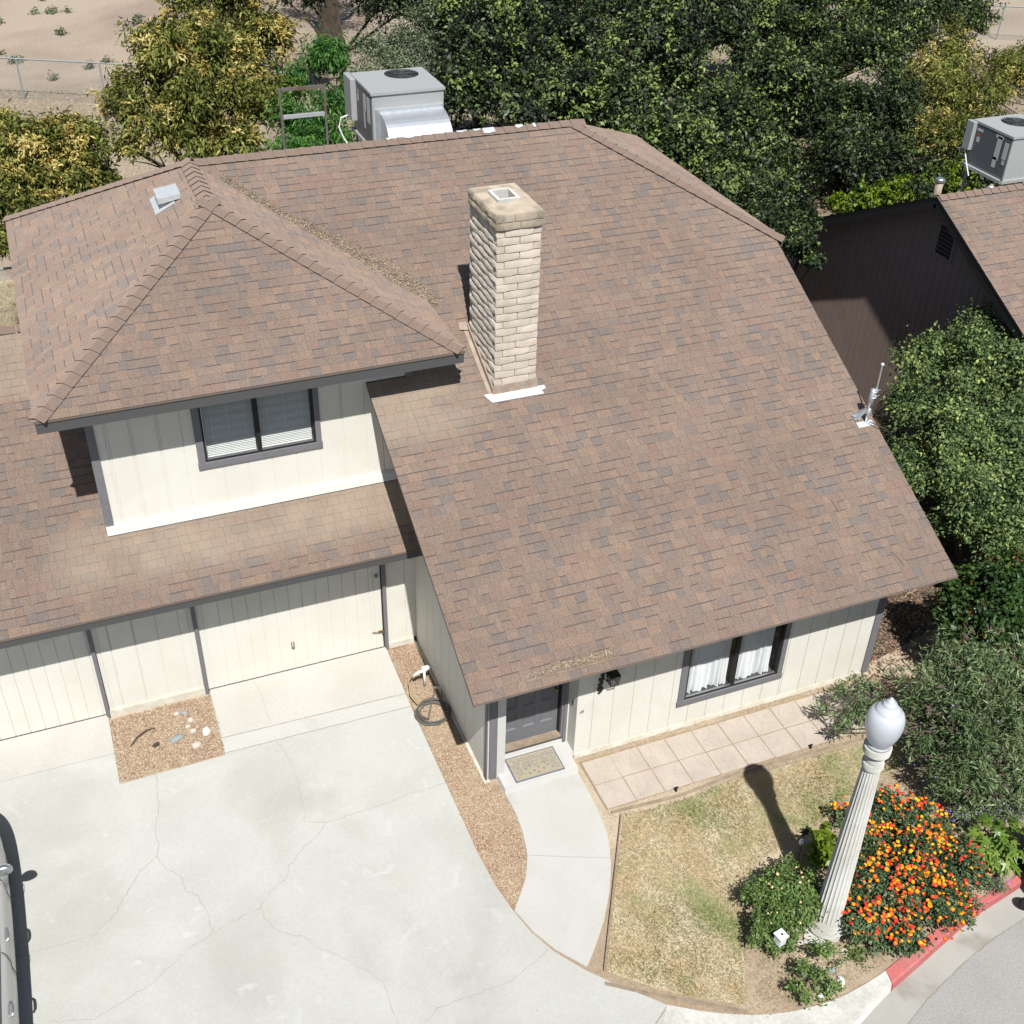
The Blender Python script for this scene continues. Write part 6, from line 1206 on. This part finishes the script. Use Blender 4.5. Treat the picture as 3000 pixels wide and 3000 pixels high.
chips([(5.6, 9.5), (5.6, 9.7), (10.8, 9.7), (10.8, 9.5)], 5000, 84, 'soil_litter', 'dry crumbs along the front of the paver path', z=.008, sz=.014, mats=('chip_a', 'chip_c', 'soil'), pr=(.25, .35, .4))
chips([(5.7, 10.59), (5.7, 10.71), (10.8, 10.71), (10.8, 10.59)], 5000, 85, 'soil_litter', 'dry needles caught between the pavers and the front wall', z=.008, sz=.02, mats=('chip_a', 'chip_c', 'soil'), pr=(.5, .35, .15))
chips([(10.85, 8.5), (10.85, 14), (13.5, 14), (13, 8.5)], 12000, 86, 'leaf_litter', 'reddish brown leaf litter beside the right corner of the house', z=.010, sz=.05, mats=('chip_c', 'chip_b', 'litter'), pr=(.3, .35, .35))
# debris on the roof: valley and eave
def roof_debris(P, path, wdt, n, seed, label, sz=.03):
    r = np.random.default_rng(seed); Q = np.array(path); seg = r.integers(0, len(Q)-1, n); t_ = r.random(n); c = Q[seg]*(1-t_[:, None])+Q[seg+1]*t_[:, None]; xy = c[:, :2]+r.normal(0, 1, (n, 2))*(c[:, 2:3]*wdt)
    z = np.array([max((2.5+.5*(y-9.95)), min(5.34+.5*(5.03-x), 6.78) if (x < 5.03 and y > 14.45) else 0) for x, y in xy])+.010+np.abs(r.normal(0, .012, n))
    pos = np.stack([xy[:, 0], xy[:, 1], z], 1); nr = r.normal(0, .5, (n, 3))+np.array([0, -.4, 1]); me = leafmesh('leaf_debris', pos, nr, r.normal(size=(n, 3)), sz*r.uniform(.4, 1.6, n), sz*.35*r.uniform(.4, 1.5, n), r.random(n), None, mats=('litter', 'chip_a', 'twig'), mi=r.choice(3, n, p=(.4, .25, .35)), fold=.1)
    return link('leaf_debris', me, None, kind='stuff', label=label, cat='leaf debris')
roof_debris(PM, [(2.6, 18.15, .4), (3.4, 17.25, .6), (4.0, 16.75, 1.1), (4.6, 16.1, 1.4), (4.95, 15.75, 1.2), (5.15, 15.5, .6)], .075, 6500, 91, 'brown leaf debris heaped in the valley between the two roofs')
roof_debris(PM, [(4.55, 10.10, .4), (5.0, 10.13, .7), (5.4, 10.13, 1), (5.75, 10.12, .7)], .022, 1400, 92, 'dry needle debris caught behind the strip on the front eave', .028)
mb = MB(); mb.beam(tuple(PM.p(*PM.uv(4.5, 10.06), .02)), tuple(PM.p(*PM.uv(5.83, 10.06), .02)), .012, .02); mb.build('eave_strip', 'wood', None, (4.5, 10.06, 2.55), label='thin strip of flashing on the front eave above the door', cat='flashing')
for i, (x, y, dx, dy, lb) in enumerate(((9.0, 11.5, .25, -.12, 'curved dry twig on the lower right of the main slope'), (8.5, 11.0, .18, -.1, 'short dry twig on the main slope below the curved one'), (10.4, 10.5, .12, -.25, 'dry twig near the right front corner of the eave'), (5.7, 12.9, .14, -.1, 'small forked twig on the main slope left of the chimney foot'), (9.9, 11.4, .03, -.2, 'thin dark twig on the right of the main slope'))):
    f = lambda a, b: tuple(PM.p(*PM.uv(x+a, y+b), .022)); MB().tube([f(0, 0), f(dx*.4, dy*.15), f(dx*.8, dy*.55), f(dx, dy)], .004, 4).build('twig', 'twig', None, f(0, 0), label=lb, cat='twig')
# chain link fences -----------------------------------------------------------
def chain(P, Q, h, label, step=.14, wire=.0045, posts=3.0):
    P, Q = Vector(P), Vector(Q); t = empty('chain_link_fence', P, label, 'fence', 'chain link fences in the field'); d = (Q-P).normalized(); L_ = (Q-P).length
    for k in range(int(L_/posts)+1): p = P+d*k*posts; MB().tube([(p.x, p.y, 0), (p.x, p.y, h)], .03, 8).build('post', 'fence', t)
    MB().tube([(P.x, P.y, h), (Q.x, Q.y, h)], .028, 6).build('rail', 'fence', t); mb = MB(); n = int(L_/step); k0 = -int(h/step)
    for k in range(k0, n):
        for s in (1, -1):
            a = k*step; b = a+h
            if s == 1: A_, B_ = (max(a, 0), 0 if a >= 0 else -a), (min(b, L_), h if b <= L_ else L_-a)
            else: A_, B_ = (max(a, 0), h if a >= 0 else h+a), (min(b, L_), 0 if b <= L_ else h-(L_-a))
            p, q = P+d*A_[0], P+d*B_[0]; z0, z1 = A_[1], B_[1]; mb.add([(p.x, p.y, z0-wire), (q.x, q.y, z1-wire), (q.x, q.y, z1+wire), (p.x, p.y, z0+wire)], [(0, 1, 2, 3)])
    mb.build('wire_mesh', 'fence', t, kind='stuff')
chain((-8, 50.3, 0), (9.0, 41.6, 0), 1.41, 'silver chain link fence across the dry field at the top left')
chain((-7, 27.95, 0), (.5, 27.8, 0), 1.5, 'nearer chain link fence with a white top rail at the left edge', .07, .004)
chain((36, 45.5, 0), (47, 39.2, 0), 1.4, 'chain link fence at the far top right of the field', .14, .005, 5.4)
r = np.random.default_rng(5)
blades('dry_grass', [(-8, 22), (-.3, 22), (1.5, 24), (1.5, 30), (-8, 31)], 60000, .30, .010, 0, 74, lambda x, y, r, k: .85+r.normal(0, .13, k), 'tall pale dry grass at the left edge behind the house', lean=.9, cat='dry grass')
blades('dry_grass', [(-8, 38), (6, 35), (9, 41), (4, 46), (-8, 50)], 40000, .16, .014, 0, 75, lambda x, y, r, k: .72+r.normal(0, .12, k), 'matted pale straw along the far fence at the top left', lean=3, cat='dry grass')
for i in range(14):
    x, y = r.uniform(-1, 7), r.uniform(48, 60)
me = None
c = crown([(float(r.uniform(-2, 8)), float(r.uniform(46, 62)), .03, float(r.uniform(.1, .25))) for _ in range(26)], 2600, .1, .05, seed=88, sig=.2, zmin=.0); link('field_weeds', leafmesh('field_weeds', mt='lf_grey', **c), None, kind='stuff', label='scattered small grey green weeds in the dry field', cat='weeds')
print('leaves', LEAFN)
